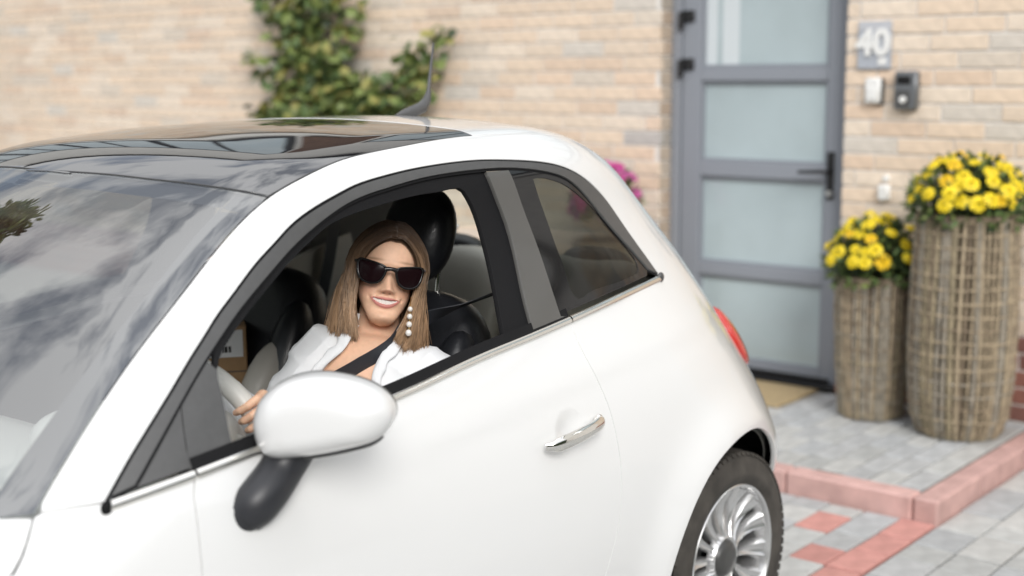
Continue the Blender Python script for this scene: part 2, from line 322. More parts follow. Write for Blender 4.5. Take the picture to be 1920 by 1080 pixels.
def panel(name,poly,material,parent,step=.022,off=0.,gap=0.,flange=.012,holes=(),mirror=False,fine=True,dense=None,bulge=None):
    """one sheet of the body surface, its outline given as points in space; edges turned inwards"""
    q=inset(resamp(inv(resamp(poly,.05)),step),gap);hq=[resamp(inv(resamp(h,.05)),step) for h in holes]
    loops=[q]+hq;pts=list(q);edges=[];base=0
    for l in loops:
        edges+=[(base+i,base+(i+1)%len(l)) for i in range(len(l))];base+=len(l)
    pts=np.vstack(loops)
    lo,hi=q.min(0),q.max(0)
    gx,gy=np.meshgrid(np.arange(lo[0],hi[0],step),np.arange(lo[1],hi[1],step*.9));gx[1::2]+=step/2
    gp=np.stack([gx.ravel(),gy.ravel()],1)
    if dense is not None:
        c=inv([dense[0]])[0];r=dense[1];ax=np.arange(-r,r,step/4);xx,yy=np.meshgrid(ax,ax);k=np.hypot(xx,yy)<r
        gp=np.vstack([gp[np.linalg.norm(gp-c,axis=1)>r],np.stack([xx[k]+c[0],yy[k]+c[1]],1)])
    k=inside(gp,q)
    for h in hq:k&=~inside(gp,h)
    gp=gp[k]
    if len(gp):
        dm=np.full(len(gp),9.)
        for i in range(0,len(pts),400):dm=np.minimum(dm,np.sqrt(((gp[:,None]-pts[None,i:i+400])**2).sum(2)).min(1))
        gp=gp[dm>step*.45]
    allp=np.vstack([pts,gp])
    r=delaunay_2d_cdt([Vector(p) for p in allp],edges,[],0,1e-6)
    vv=np.array([tuple(v) for v in r[0]]);ff=np.array([f for f in r[2] if len(f)==3])
    ce=vv[ff].mean(1);k=inside(ce,q)
    for h in hq:k&=~inside(ce,h)
    ff=ff[k]
    a=vv[ff];ar=(a[:,1,0]-a[:,0,0])*(a[:,2,1]-a[:,0,1])-(a[:,1,1]-a[:,0,1])*(a[:,2,0]-a[:,0,0]);ff[ar<0]=ff[ar<0][:,::-1]
    X,n=surf(vv,off,fine)
    if bulge is not None:X=X+n*bulge(vv)[:,None];
    F=[tuple(f) for f in ff];V=X;NN=n
    # outward orientation
    t=X[ff];cr=np.cross(t[:,1]-t[:,0],t[:,2]-t[:,0])
    if (cr*n[ff[:,0]]).sum()<0:F=[f[::-1] for f in F]
    if flange:
        cnt={}
        for f in F:
            for i in range(3):cnt[(f[i],f[(i+1)%3])]=1
        be=[e for e in cnt if (e[1],e[0]) not in cnt]
        ids=sorted({i for e in be for i in e});m={i:k for k,i in enumerate(ids)};nb=len(V)
        Vb=X[ids]-n[ids]*.0006;Vi=X[ids]-n[ids]*flange
        # edge normal for the flange
        en=np.zeros((len(ids),3))
        for a_,b_ in be:
            t=np.cross(X[b_]-X[a_],n[a_]);en[m[a_]]+=t;en[m[b_]]+=t
        en/=np.linalg.norm(en,axis=1)[:,None]+1e-12
        V=np.vstack([V,Vb,Vi]);eb=en+n[ids]*.6;NN=np.vstack([n,eb/np.linalg.norm(eb,axis=1)[:,None],en]);L=len(ids)
        for a_,b_ in be:F.append((a_,nb+m[a_],nb+m[b_],b_));F.append((nb+m[a_],nb+L+m[a_],nb+L+m[b_],nb+m[b_]))
    if bulge is not None:NN=None
    if mirror:
        V=V*np.array([1,-1,1]);F=[f[::-1] for f in F];NN=None if NN is None else NN*np.array([1,-1,1])
    return mobj(name,V,F,material,parent,True,NN)
def cap_panel(name,poly,material,parent,ax,rng_,step=.035,gap=.002,flange=.012,off=0.):
    """sheet of the body surface seen along one axis (2: from above, 0: from the front)"""
    o_=[k for k in range(3) if k!=ax];q=inset(resamp(np.asarray(poly,float)[:,o_],step),gap)
    lo_,hi_=q.min(0),q.max(0);gx,gy=np.meshgrid(np.arange(lo_[0],hi_[0],step),np.arange(lo_[1],hi_[1],step));gp=np.stack([gx.ravel(),gy.ravel()],1);gp=gp[inside(gp,q)]
    gp=gp[np.array([np.sqrt(((q-p_)**2).sum(1)).min()>step*.45 for p_ in gp])]
    n=len(q);r=delaunay_2d_cdt([Vector(p_) for p_ in np.vstack([q,gp])],[(i,(i+1)%n) for i in range(n)],[],0,1e-6)
    vv=np.array([tuple(v) for v in r[0]]);ff=np.array([f for f in r[2] if len(f)==3]);ff=ff[inside(vv[ff].mean(1),q)]
    X=np.zeros((len(vv),3));X[:,o_]=vv;a_=np.full(len(vv),rng_[0]);b_=np.full(len(vv),rng_[1])
    for _ in range(34):
        X[:,ax]=(a_+b_)/2;gg=g_(X,False)>0;b_=np.where(gg,X[:,ax],b_);a_=np.where(gg,a_,X[:,ax])
    nn=grad(X,False);X=X+nn*off;t_=X[ff];cr=np.cross(t_[:,1]-t_[:,0],t_[:,2]-t_[:,0])
    k=(cr*nn[ff[:,0]]).sum(1)<0;ff[k]=ff[k][:,::-1]
    V=np.vstack([X,X-nn*.0006,X-nn*flange]);N_=len(X);F=[tuple(f) for f in ff];cnt={(f[i],f[(i+1)%3]) for f in F for i in range(3)}
    for e_ in [e_ for e_ in cnt if (e_[1],e_[0]) not in cnt]:F+=[(e_[0],N_+e_[0],N_+e_[1],e_[1]),(N_+e_[0],2*N_+e_[0],2*N_+e_[1],N_+e_[1])]
    return mobj(name,V,F,material,parent,True,np.vstack([nn,nn,nn]))
def both(name,poly,material,parent,**k):
    panel(name,poly,material,parent,**k);k['step']=k.get('step',.022)*1.5;return panel(name,poly,material,parent,mirror=True,**k)
def sym(half):
    """closed outline from a left half-outline running centre -> left -> centre"""
    h=[list(p) for p in half];return h+[[p[0],-p[1],p[2]] for p in h[::-1] if abs(p[1])>1e-4]
# ------------------------------------------------------------------ materials of the car
m_white=mat('car_white_paint',(.725,.727,.722),.28,0,1.0,.5)
m_trim=mat('satin_grey_trim',(.068,.068,.068),.42,0,.15,noise=(60,.06))
m_pill=mat('satin_pillar_cover',(.085,.083,.078),.36,0,.2)
m_rub=mat('black_rubber',(.008,.008,.009),.75,spec=.2,bump=(220,.15,.001))
m_blackgloss=mat('gloss_black_glass',(.006,.006,.007),.03,0,0,.6)
m_roof=mat('black_roof_glass',(.008,.008,.010),.012,0,0,.5);m_roof.node_tree.nodes['Principled BSDF'].inputs['IOR'].default_value=2.6
m_stalk=mat('dark_mirror_plastic',(.022,.023,.027),.42,bump=(300,.1,.001))
m_chrome=mat('chrome',(.82,.80,.76),.08,1)
m_screen=glass('windscreen_glass',(.84,.88,.88),3.4)
m_tint=glass('tinted_glass',(.20,.21,.19),1.5)
m_clear=glass('clear_glass',(.86,.9,.88),1.5)
m_dark=mat('dark_cabin_trim',(.016,.016,.018),.55,noise=(40,.15))
m_pil2=mat('grey_pillar_trim',(.20,.195,.18),.7)
m_frit=mat('printed_black_border',(.012,.012,.016),.5)
m_leather=mat('black_leather',(.013,.014,.017),.38,0,.1,bump=(130,.25,.002))
m_cream=mat('cream_leather',(.52,.49,.44),.45,0,.1,bump=(140,.2,.0015),noise=(8,.05))
m_creamp=mat('cream_plastic',(.62,.61,.57),.4)
m_tyre=mat('tyre_rubber',(.046,.041,.035),.78,noise=(14,.45),bump=(70,.3,.002))
m_alloy=mat('silver_alloy',(.62,.62,.62),.26,.85,.4,noise=(20,.04))
m_hub=mat('grey_hub_cap',(.05,.05,.048),.4)
m_red=mat('red_lens',(.50,.025,.015),.12,0,1.0)
m_belt=mat('seat_belt_web',(.030,.033,.040),.6,bump=(400,.3,.001))
# ------------------------------------------------------------------ the car
car=empty('hatchback_car',(0,0,0),'white two door hatchback with black glass roof and open driver window','car')
sl=smooth_line
strip=sl(STRIP,.03);lo=sl(ARCH_LO,.02);hi=sl(ARCH_HI,.02);header=sl(HEADER,.03);shut=sl(SHUT,.03)
def near(line,p):return int(np.argmin(np.linalg.norm(line-np.array(p),axis=1)))
i_sh=near(strip,STRIP[2]);i_bp=near(strip,STRIP[8])
SILL=.21
shut_l=np.vstack([shut,[side(1.745,.62),side(1.765,.45),side(1.75,.30),side(1.74,SILL)]])
rear_l=np.array([side(.615,.95),side(.585,.86),side(.565,.76),side(.56,.66),side(.575,.56),side(.62,.44),side(.66,.32),side(.675,SILL)])
rear_l=np.vstack([strip[i_bp:i_bp+1],rear_l]);rear_l=sl(rear_l,.03)
AC=(.02,.29,.362)
def arc(cx,cz,r,a0,a1,n=40):return np.array([side(cx+r*math.cos(t),cz+r*math.sin(t)) for t in np.radians(np.linspace(a0,a1,n))])
seam=np.array(SEAM);hoodgap=sl(HOODGAP,.03)
hood_l=np.vstack([hoodgap,[[2.2,.672,.79],[2.4,.645,.765],[2.6,.58,.73],[2.76,.46,.70]]])
# door skin
door=np.vstack([strip[i_sh:i_bp+1],rear_l[1:],[side(1.0,SILL),side(1.4,SILL)],shut_l[::-1][:-1]])
both('door_skin',door,m_white,car,gap=.0016,dense=(HM+np.array([.015,0,0]),.085))
# front wing
fend=np.vstack([strip[:i_sh+1][::-1],seam,hoodgap,hood_l[len(hoodgap):],[[2.86,.46,.62],[2.88,.46,.45],[2.84,.5,SILL]],[side(2.66,SILL)],arc(2.3,.29,.362,-13,193,30),[side(1.93,SILL)],shut_l[::-1]])
fend=fend[:-1]
both('front_wing',fend,m_white,car,gap=.0016)
# quarter panel with the white roof arch, one pressing on this car
jt=np.array([hi[-1],[.40,.50,1.42],[.20,.49,1.39]])
tail_l=np.array([[.06,.475,1.37],[-.03,.50,1.25],[-.12,.52,1.10],[-.22,.55,.95],[-.32,.57,.80],[-.42,.56,.62],[-.50,.50,.52]])
rear_b=np.array([[-.62,.25,.50],[-.63,.25,.35],[-.58,.30,SILL]])
q_in=np.vstack([strip[i_bp:],lo[::-1],seam[1:2],seam[2:],hi[1:],jt[1:],tail_l,rear_b,[side(-.40,SILL)],arc(AC[0],AC[1],AC[2],193,-13,44),[side(.5,SILL)],rear_l[::-1][:-1]])
both('quarter_panel',q_in,m_white,car,gap=.0012,step=.02,dense=([.0,.8,.62],.05))
# tailgate, roof rear, bonnet, bumpers
rg=np.array(ROOF_REAR);rr=[[.70,0,1.465],[.70,.25,1.459],[.703,.40,1.449]]
roofp=sym(np.vstack([rr,[rg[0]],hi[near(hi,rg[0])+1:],jt[1:],tail_l[:1],[[.05,0,1.44]]]))
panel('roof_panel',roofp,m_white,car,gap=.001,step=.03)
win=[[0.0,0,1.395],[0.0,.36,1.365],[-.035,.45,1.30],[-.13,.49,1.15],[-.175,.465,1.075],[-.20,0,1.062]]
tg=sym(np.vstack([[[.05,0,1.44]],tail_l,[[-.62,.25,.50],[-.64,0,.5]]]))
panel('tailgate',tg,m_white,car,gap=.002,step=.03,holes=[sym(win)])
panel('rear_window',sym(win),m_clear,car,gap=-.004,step=.04,off=-.006,flange=0)
panel('rear_bumper',sym([[-.64,0,.50],[-.62,.25,.50],[-.63,.25,.35],[-.58,.30,SILL],[-.58,0,SILL]]),m_white,car,gap=.001,step=.04)
cowl=np.vstack([[[2.085,0,.945],[2.07,.2,.94],[2.03,.42,.925]],[[1.969,.615,.896],HOODGAP[0]]])
cap_panel('bonnet',sym(np.vstack([cowl,hoodgap[1:],hood_l[len(hoodgap):],[[2.86,.25,.68]],[[2.88,0,.68]]])),m_white,car,2,(.45,1.15))
cap_panel('front_bumper',sym([[2.93,0,.66],[2.87,.25,.665],[2.80,.46,.67],[2.7,.62,.62],[2.7,.66,.45],[2.7,.64,SILL],[2.9,0,SILL]]),m_white,car,0,(2.3,3.1))
# glass: windscreen and black roof
i_hd=near(hi,HEADER[-1]);i_rr=near(hi,rg[0])
ws=sym(np.vstack([[[1.474,0,1.3785]],header,hi[:i_hd+1][::-1][1:],cowl[::-1][1:]]))
panel('windscreen',ws,m_screen,car,gap=.002,step=.03,off=-.003,flange=.004)
rgl=sym(np.vstack([[[1.474,0,1.3785]],header,hi[i_hd+1:i_rr+1],rr[::-1]]))
panel('glass_roof',rgl,m_roof,car,gap=.0025,step=.03,off=-.001,flange=.01)
# black border printed round the screen, behind the glass
wq=inset(resamp(inv(resamp(ws,.05)),.03),.045);wpts,_=surf(wq[::1])
panel('screen_border',ws,m_frit,car,gap=.004,step=.022,off=-.009,flange=0,holes=[wpts])
# window surround
tin=sl(TRIM_IN,.02);opn=sl(OPEN,.02);bpl=sl(BP_L,.03);bpr=sl(BP_R,.03)
def at(line,p,q):
    a,b_=near(line,p),near(line,q);return line[a:b_+1] if a<=b_ else line[b_:a+1][::-1]
band=np.vstack([lo,tin[::-1]])
both('trim_backing',band,m_rub,car,off=-.003,gap=-.001,step=.03,flange=0,fine=False)
both('window_surround',band,m_trim,car,off=.002,gap=.0035,step=.018,flange=.014,fine=False)
pil=np.vstack([bpl,strip[i_bp:i_bp+1]+[[.0,-.002,.010]],bpr[::-1]])
both('pillar_cover',pil,m_pill,car,off=.0015,gap=.0015,step=.02,fine=False)
sealp=np.vstack([at(tin,TRIM_IN[3],TRIM_IN[17]),bpl,[[1.0,.705,1.006],[1.3,.722,.978]],OPEN[:1]])
hole=np.vstack([opn,[strip[near(strip,[.75,.7,1.01])]+[0,-.01,.022],strip[near(strip,[1.2,.7,1.0])]+[0,-.012,.022]]])
bot=np.array([s_+np.array([0,-.006,.016]) for s_ in strip[i_sh+2:i_bp]])
rub=np.vstack([at(tin,TRIM_IN[3],TRIM_IN[17]),bpl[1:],bot[::-1],[opn[0]],opn[1:near(opn,OPEN[7])]])
rub=np.vstack([at(tin,TRIM_IN[3],TRIM_IN[17]),bpl[1:],opn[::-1][:near(opn[::-1],OPEN[5])+1]])
both('door_seal',rub,m_rub,car,off=-.008,gap=-.004,step=.016,flange=.012,fine=False)
# sill seal between strip and open window
sv_=np.array([s_ for s_ in strip[i_sh:i_bp+1]])
both('sill_seal',np.vstack([sv_,(sv_+[0,-.012,.026])[::-1]]),m_rub,car,off=.001,gap=0,step=.015,flange=.03,fine=False)
pw=np.vstack([opn,(strip[i_sh+3:i_bp-1]+[0,-.008,.02])[::-1]])
panel('side_window',pw,m_tint,car,off=-.012,step=.04,flange=0,fine=False,mirror=True)
# rear side glass: black printed border with the lens cut out, tinted pane
qb=np.array(QG_BOT);lens=sl(LENS+LENS[:1],.02)[:-1]
blk=np.vstack([bpr,qb,at(tin,TRIM_IN[24],TRIM_IN[18])])
both('quarter_glass_border',blk,m_blackgloss,car,off=-.002,gap=.001,step=.018,flange=.004,holes=[lens],fine=False)
both('quarter_window',lens,m_tint,car,off=-.0035,gap=-.004,step=.03,flange=0,fine=False)
# triangle ahead of the door window
spl=sl(SPLIT,.03);sb=strip+np.array([0,-.002,.012])
i0,i1=near(strip,STRIP[1]),near(strip,STRIP[2])
tri=np.vstack([at(tin,TRIM_IN[0],TRIM_IN[1]),spl[1:-1],sb[i1:i1+1],sb[2:i1][::-1]])
both('quarter_light',tri,m_trim,car,off=-.003,gap=.001,step=.02,fine=False)
sail=np.vstack([at(tin,TRIM_IN[1],TRIM_IN[2]),[SAIL[2]],opn[:near(opn,OPEN[5])+1][::-1],sb[i1+1:i1+3][::-1],spl[::-1][:-1]])
both('mirror_sail',sail,m_trim,car,off=-.002,gap=.001,step=.02,fine=False)
# chrome strip
def ribbon(line,prof,name,material,parent,mirror=False,updir=(0,0,1)):
    line=np.asarray(line);n=grad(line,False);T=np.gradient(line,axis=0);T/=np.linalg.norm(T,axis=1)[:,None]
    u=np.cross(T,n);u/=np.linalg.norm(u,axis=1)[:,None];u*=np.sign(u[:,2:3]);m=len(prof)
    V=np.array([[line[i]+u[i]*a+n[i]*b_ for a,b_ in prof] for i in range(len(line))]).reshape(-1,3);F=[]
    for i in range(len(line)-1):
        for k in range(m):F.append((i*m+k,i*m+(k+1)%m,(i+1)*m+(k+1)%m,(i+1)*m+k))
    F+=[tuple(range(m)),tuple((len(line)-1)*m+k for k in range(m-1,-1,-1))]
    if mirror:V=V*[1,-1,1]
    o=mobj(name,V,F,material,parent,True,angle=60)
    bm=bmesh.new();bm.from_mesh(o.data);bmesh.ops.recalc_face_normals(bm,faces=bm.faces);bm.to_mesh(o.data);bm.free();return o
cp=[(-.0085,-.006),(-.0085,.003),(-.006,.0065),(0,.008),(.006,.0065),(.0085,.003),(.0085,-.006)]
for mi in(False,True):
    for a_,b_ in((0,i_sh),(i_sh,i_bp),(i_bp,len(strip)-1)):
        seg=resamp(strip[a_:b_+1],.02,False);d0=seg[1]-seg[0];d1=seg[-2]-seg[-1];seg[0]+=d0/np.linalg.norm(d0)*.0022;seg[-1]+=d1/np.linalg.norm(d1)*.0022
        ribbon(seg,cp,'chrome_strip',m_chrome,car,mi)
    e=strip[0];s_=-1 if mi else 1
    MB().ell((e[0]+.004,s_*(e[1]+.003),e[2]),(.012,.006,.012),n=12,m=8).build('strip_end_cap',m_rub,car)
    e=strip[-1];MB().ell((e[0]-.002,s_*(e[1]+.003),e[2]+.003),(.013,.007,.013),n=12,m=8).build('strip_end_cap',m_trim,car)
# ------------------------------------------------------------------ cabin
both('inner_trim',q_in,m_pil2,car,off=-.034,step=.04,flange=0,fine=False)
MB().box((.20,-.575,.94),(.15,.008,.11),roty(.25),bev=.006).build('quarter_trim',m_cream,car)
MB().ell((.79,-.150,.715),(.10,.055,.185),roty(math.radians(-24)),n=20,m=14,p=2.3).build('seat_bolster',m_cream,car)
both('door_lining',door,m_dark,car,off=-.07,step=.05,flange=0,fine=False)
both('wing_lining',fend,m_dark,car,off=-.03,step=.05,flange=0,fine=False)
panel('headliner',rgl,m_pil2,car,off=-.03,step=.05,flange=0)
panel('headliner',roofp,m_pil2,car,off=-.03,step=.05,flange=0)
panel('tailgate_lining',tg,m_dark,car,off=-.035,step=.05,flange=0,holes=[sym([[p[0],p[1]*.96,p[2]] for p in win])])
MB().box((1.05,0,.24),(.95,.60,.02)).build('cabin_floor',m_dark,car)
MB().box((2.05,0,.50),(.03,.56,.28)).build('bulkhead',m_dark,car)
# dashboard
d=MB();ys=np.linspace(-.62,.62,25);pr=[(1.50,.60),(1.47,.72),(1.475,.80),(1.52,.845),(1.60,.868),(1.72,.872),(1.84,.865),(1.93,.84),(1.97,.78),(1.97,.55)]
for i,(x,z) in enumerate(pr):pass
V=[(x,y,z-.03*(y/.62)**2) for y in ys for x,z in pr];m_=len(pr)
d.add(V,[(i*m_+k,(i+1)*m_+k,(i+1)*m_+k+1,i*m_+k+1) for i in range(len(ys)-1) for k in range(m_-1)])
d.build('dashboard',m_creamp,car)
MB().ell((1.60,.36,.885),(.13,.15,.075),n=24,m=14,p=2.6).build('instrument_hood',m_creamp,car)
WC=np.array([1.345,.350,.845]);WA=np.array([-.92,0,.39]);WA/=np.linalg.norm(WA);WU=np.array([.39,0,.92]);WU/=np.linalg.norm(WU);WR=.182
def wheel_pt(t,r=WR,h=0):return WC+r*(math.cos(t)*WU+math.sin(t)*np.array([0,1.,0]))+WA*h
swh=empty('steering_wheel',tuple(WC),parent=car)
ring=[wheel_pt(t) for t in np.linspace(0,2*math.pi,49)]
MB().tube(ring,.0205,14,False).build('rim',m_creamp,swh)
MB().ell(WC-WA*.0,(.035,.075,.065),R=np.stack([WA,[0,1,0],WU],1),n=20,m=12,p=3).build('airbag_hub',m_creamp,swh)
for t in(math.pi/2,-math.pi/2,math.pi):
    MB().tube([wheel_pt(t,.06),wheel_pt(t,WR-.01)],[.022,.014],10,flat=(WA,.5)).build('spoke',m_creamp,swh)
MB().tube([WC-WA*.03,WC-WA*.30],[.04,.05],12).build('column',m_dark,swh)
def seat(y0,name,xb=.0,leather=m_leather):
    s=empty(name,(.9+xb,y0,.3),parent=car)
    R=roty(math.radians(-18))
    b=MB().ell((.695+xb,y0,.745),(.085,.245,.325),R=R,n=28,m=18,p=3.2).build('backrest',leather,s)
    for sg in(-1,1):MB().ell((.765+xb,y0+sg*.195,.71),(.07,.06,.29),R=R,n=16,m=14,p=2.4).build('side_bolster',leather,s)
    MB().ell((1.02+xb,y0,.47),(.28,.25,.095),R=roty(math.radians(-8)),n=28,m=12,p=3).build('cushion',m_cream if leather is m_leather else leather,s)
    h=MB().ell((.612+xb,y0,1.19),(.066,.100,.120),R=R,n=28,m=18,p=2.2).build('head_restraint',leather,s)
    for sg in(-1,1):
        q=[(.630+xb,y0+sg*.062,.98),(.618+xb,y0+sg*.062,1.05),(.612+xb,y0+sg*.062,1.11)]
        MB().tube(q,.007,10).build('restraint_post',m_chrome,s)
    return s
seat(.278,'driver_seat',.052);seat(-.335,'passenger_seat')
s=empty('rear_seat',(.1,0,.3),parent=car)
for y0 in(-.27,.27):
    MB().ell((.02,y0,.74),(.10,.265,.33),R=roty(math.radians(-20)),n=28,m=16,p=3.6).build('backrest',m_cream,s)
    MB().ell((-.075,y0,1.01),(.06,.12,.075),R=roty(math.radians(-18)),n=22,m=14,p=2.8).build('head_restraint',m_leather,s)
MB().ell((.30,0,.45),(.26,.53,.10),n=30,m=12,p=3.6).build('cushion',m_cream,s)
MB().box((-.10,0,.985),(.08,.44,.02),bev=.01).build('parcel_shelf',m_dark,car)
MB().box((.75,0,.30),(.95,.60,.03)).build('floor_carpet',m_dark,car)
# ------------------------------------------------------------------ wing mirrors
MOUT=[(-.1394,.0013),(-.1319,.025),(-.1171,.0441),(-.0977,.0605),(-.0739,.0714),(-.0456,.0777),(-.0223,.0792),(.0055,.0771),(.0332,.0722),(.0608,.0637),(.0808,.0531),(.0972,.0396),(.1061,.0251),(.1077,.0131),(.1027,-.0057),(.0941,-.0199),(.0819,-.0315),(.0491,-.0419),(.0116,-.0516),(-.0261,-.0594),(-.064,-.0654),(-.0972,-.0684),(-.1161,-.0661),(-.1272,-.057),(-.1352,-.0411),(-.1392,-.0204)]
def wing_mirror(sgn):
    c=np.array([1.48,.845,.99]);e3=np.array([.85,.53,0]);e3/=np.linalg.norm(e3);e1=np.array([-e3[1],e3[0],0]);e2=np.array([0,0,1.])
    o=np.array(MOUT);d=np.r_[0,np.cumsum(np.linalg.norm(np.diff(np.vstack([o,o[:1]]),axis=0),axis=1))]
    oo=np.vstack([o,o[:1]]);s=np.linspace(0,d[-1],65)[:-1];o=np.stack([np.interp(s,d,oo[:,k]) for k in(0,1)],1)
    for _ in range(2):o=.5*o+.25*(np.roll(o,1,0)+np.roll(o,-1,0))
    ctr=o.mean(0);n=len(o);flip=np.array([1,sgn,1])
    def shell(prof):
        V=[];F=[]
        for sc,h in prof:
            for p in o:
                q=ctr+(p-ctr)*sc;V.append((c+e1*q[0]+e2*q[1]+e3*h)*flip)
        for i in range(len(prof)-1):
            for k in range(n):
                k2=(k+1)%n;F.append((i*n+k,i*n+k2,(i+1)*n+k2,(i+1)*n+k))
        return V,F
    prof=[(1.0,-.018)]+[(math.cos(t)**.55,.072*math.sin(t)) for t in np.linspace(0,math.pi/2-.02,16)]
    V,F=shell(prof);F.append(tuple(15*n+n+k for k in range(n)))
    w_=mobj('wing_mirror',V,F,m_white,car);bm=bmesh.new();bm.from_mesh(w_.data);bmesh.ops.recalc_face_normals(bm,faces=bm.faces);bm.to_mesh(w_.data);bm.free()
    V,F=shell([(.95,-.012),(.985,-.016),(.99,-.03),(.95,-.036),(.90,-.034),(.88,-.022)]);b_=mobj('mirror_bezel',V,F,m_trim,w_)
    V,F=shell([(.89,-.024),(.01,-.024)]);mobj('mirror_glass',V,F,m_chrome,w_)
    # dark underside lip along the lower edge
    low=[i for i in range(n) if o[i,1]<-.016 and o[i,0]>-.122];low.sort(key=lambda i:o[i,0]);L_=[ctr+(o[i]-ctr)*.988 for i in low]
    P=[(c+e1*q[0]+e2*(q[1]-.0022)+e3*.015)*flip for q in L_]
    MB().tube(P,np.interp(np.linspace(0,1,len(P)),[0,.06,.85,1],[.002,.0052,.0046,.0015]),8).build('mirror_lip',m_trim,w_)
    # stalk and foot
    a=np.array([1.512,.778,.935]);f0=np.array([1.545,.772,.895]);f1=np.array([1.590,.775,.862]);f2=np.array([1.612,.762,.838])
    P=sl(np.array([a,f0,f1,f2]),.008)*flip;t=np.linspace(0,1,len(P))
    r=np.interp(t,[0,.25,.6,.85,1],[.038,.038,.040,.041,.036])
    mb=MB().tube(P,r,24);mb.ell(P[-1],(.034,.03,.034),n=20,m=12);mb.build('mirror_stalk',m_stalk,w_)
for sg in(1,-1):wing_mirror(sg)
# ------------------------------------------------------------------ door handles
for sg in(1,-1):
    fl=np.array([1,sg,1]);dr=(HB-HA)/np.linalg.norm(HB-HA);A=HA+dr*.004+np.array([.022,0,.003]);B=HB-dr*.004+np.array([.022,0,.003]);on=np.array([0,1.,0])
    t=np.linspace(0,1,22);h=.014+.022*np.sin(np.pi*t)**.38
    P=[(A*(1-q)+B*q+on*k)*fl for q,k in zip(t,h)]
    r=.0165*np.clip(np.minimum(t,1-t)*9,.35,1)**.6
    hd=MB().tube(P,r,14,flat=(on*fl,.55)).build('door_handle',m_chrome,car)
    e=(B-dr*.008+on*.012)*fl
    MB().ell(e,(.012,.010,.013),n=14,m=10).build('handle_lock',m_chrome,hd)
# ------------------------------------------------------------------ aerial
ae=MB();fin=[(.455,1.462,.004),(.43,1.468,.010),(.39,1.478,.014),(.36,1.492,.014),(.338,1.512,.011),(.325,1.535,.008)]
MB().tube([(.450,0,1.464),(.42,0,1.468),(.385,0,1.474),(.35,0,1.484),(.33,0,1.505),(.322,0,1.53)],[.004,.012,.016,.016,.011,.006],14).build('aerial_base',m_trim,car)
MB().tube([(.335,0,1.495),(.325,0,1.525),(.302,0,1.655)],[.009,.0055,.0030],10).build('aerial_rod',m_trim,car)
# ------------------------------------------------------------------ lamps
qc=inv([[-.272,.598,.842]])[0];tt=np.linspace(0,2*math.pi,41)[:-1];ra,rp=.062,.088
el=np.stack([qc[0]+ra*np.cos(tt),qc[1]+rp*np.sin(tt)],1);lp,_=surf(el)
bul=lambda q:(.020)*np.sqrt(np.clip(1-((q[:,0]-qc[0])/ra)**2-((q[:,1]-qc[1])/rp)**2,0,1))
for mi in(False,True):panel('tail_light',lp,m_red,car,step=.012,off=.003,flange=.02,mirror=mi,bulge=bul)
for sg in(1,-1):cap_panel('headlight',[(2.9,sg*.50+.085*math.cos(t_),.615+.085*math.sin(t_)) for t_ in tt],m_chrome,car,0,(2.3,3.1),step=.02,gap=0,off=.006,flange=.02)
MB().box((2.99,0,.36),(.008,.26,.055),bev=.006).build('number_plate',m_creamp,car)
# ------------------------------------------------------------------ wheels
def wheel_meshes():
    ax=(0,1,0);o={}
    t=MB().lathe([(.198,-.085),(.222,-.094),(.258,-.096),(.280,-.088),(.2885,-.074),(.2885,.070),(.282,.082),(.262,.0915),(.240,.094),(.236,.0965),(.228,.0965),(.222,.093),(.206,.086),(.200,.080)],(0,0,0),ax,72)
    for k in range(72):
        a=2*math.pi*k/72
        for h,w_ in((.0615,.016),(-.0615,.016)):
            for da,r_,hw in((0,.2895,1),):
                R=roty(a);t.box(R@np.array([0,h,.2885]),(.0098,w_,.0028),R)
        for j,h in enumerate((-.036,-.012,.012,.036)):
            R=roty(a+.02*j);t.box(R@np.array([0,h,.289]),(.0125,.0095,.004),R)
        R=roty(a);u=R@np.array([0,.0805,.2835]);t.box(u,(.0088,.005,.0045),R@rotx(.6))
    o['tyre']=(t,m_tyre)
    o['rim']=(MB().lathe([(.203,.083),(.2065,.0875),(.204,.090),(.198,.088),(.192,.078),(.188,.060),(.182,.0),(.178,-.08)],(0,0,0),ax,72),m_alloy)
    o['brake_disc']=(MB().lathe([(.02,.0),(.13,.0),(.13,-.02)],(0,0,0),ax,40),m_trim)
    o['wheel_back']=(MB().lathe([(.0,-.03),(.18,-.03)],(0,0,0),ax,32),m_rub)
    h=MB().lathe([(.0005,.078),(.02,.0775),(.040,.074),(.049,.066),(.052,.054)],(0,0,0),ax,36);o['hub_cap']=(h,m_hub)
    o['hub_ring']=(MB().lathe([(.049,.062),(.058,.066),(.064,.060),(.068,.045)],(0,0,0),ax,36),m_alloy)
    s=MB()
    rs=[.058,.085,.12,.155,.190];hs=[.060,.050,.046,.054,.074];w0=[.0085,.012,.0165,.0225,.031]
    V=[]
    for r,h_,w_ in zip(rs,hs,w0):
        for x,dz in((-w_,-.016),(-w_*.92,-.004),(-w_*.62,.006),(-w_*.2,-.001),(w_*.2,-.001),(w_*.62,.006),(w_*.92,-.004),(w_,-.016)):V.append((x,h_+dz,r))
    F=[(i*8+k,i*8+k+1,(i+1)*8+k+1,(i+1)*8+k) for i in range(4) for k in range(7)]
    s.add(V,F);return o,s
wm,spk=wheel_meshes()
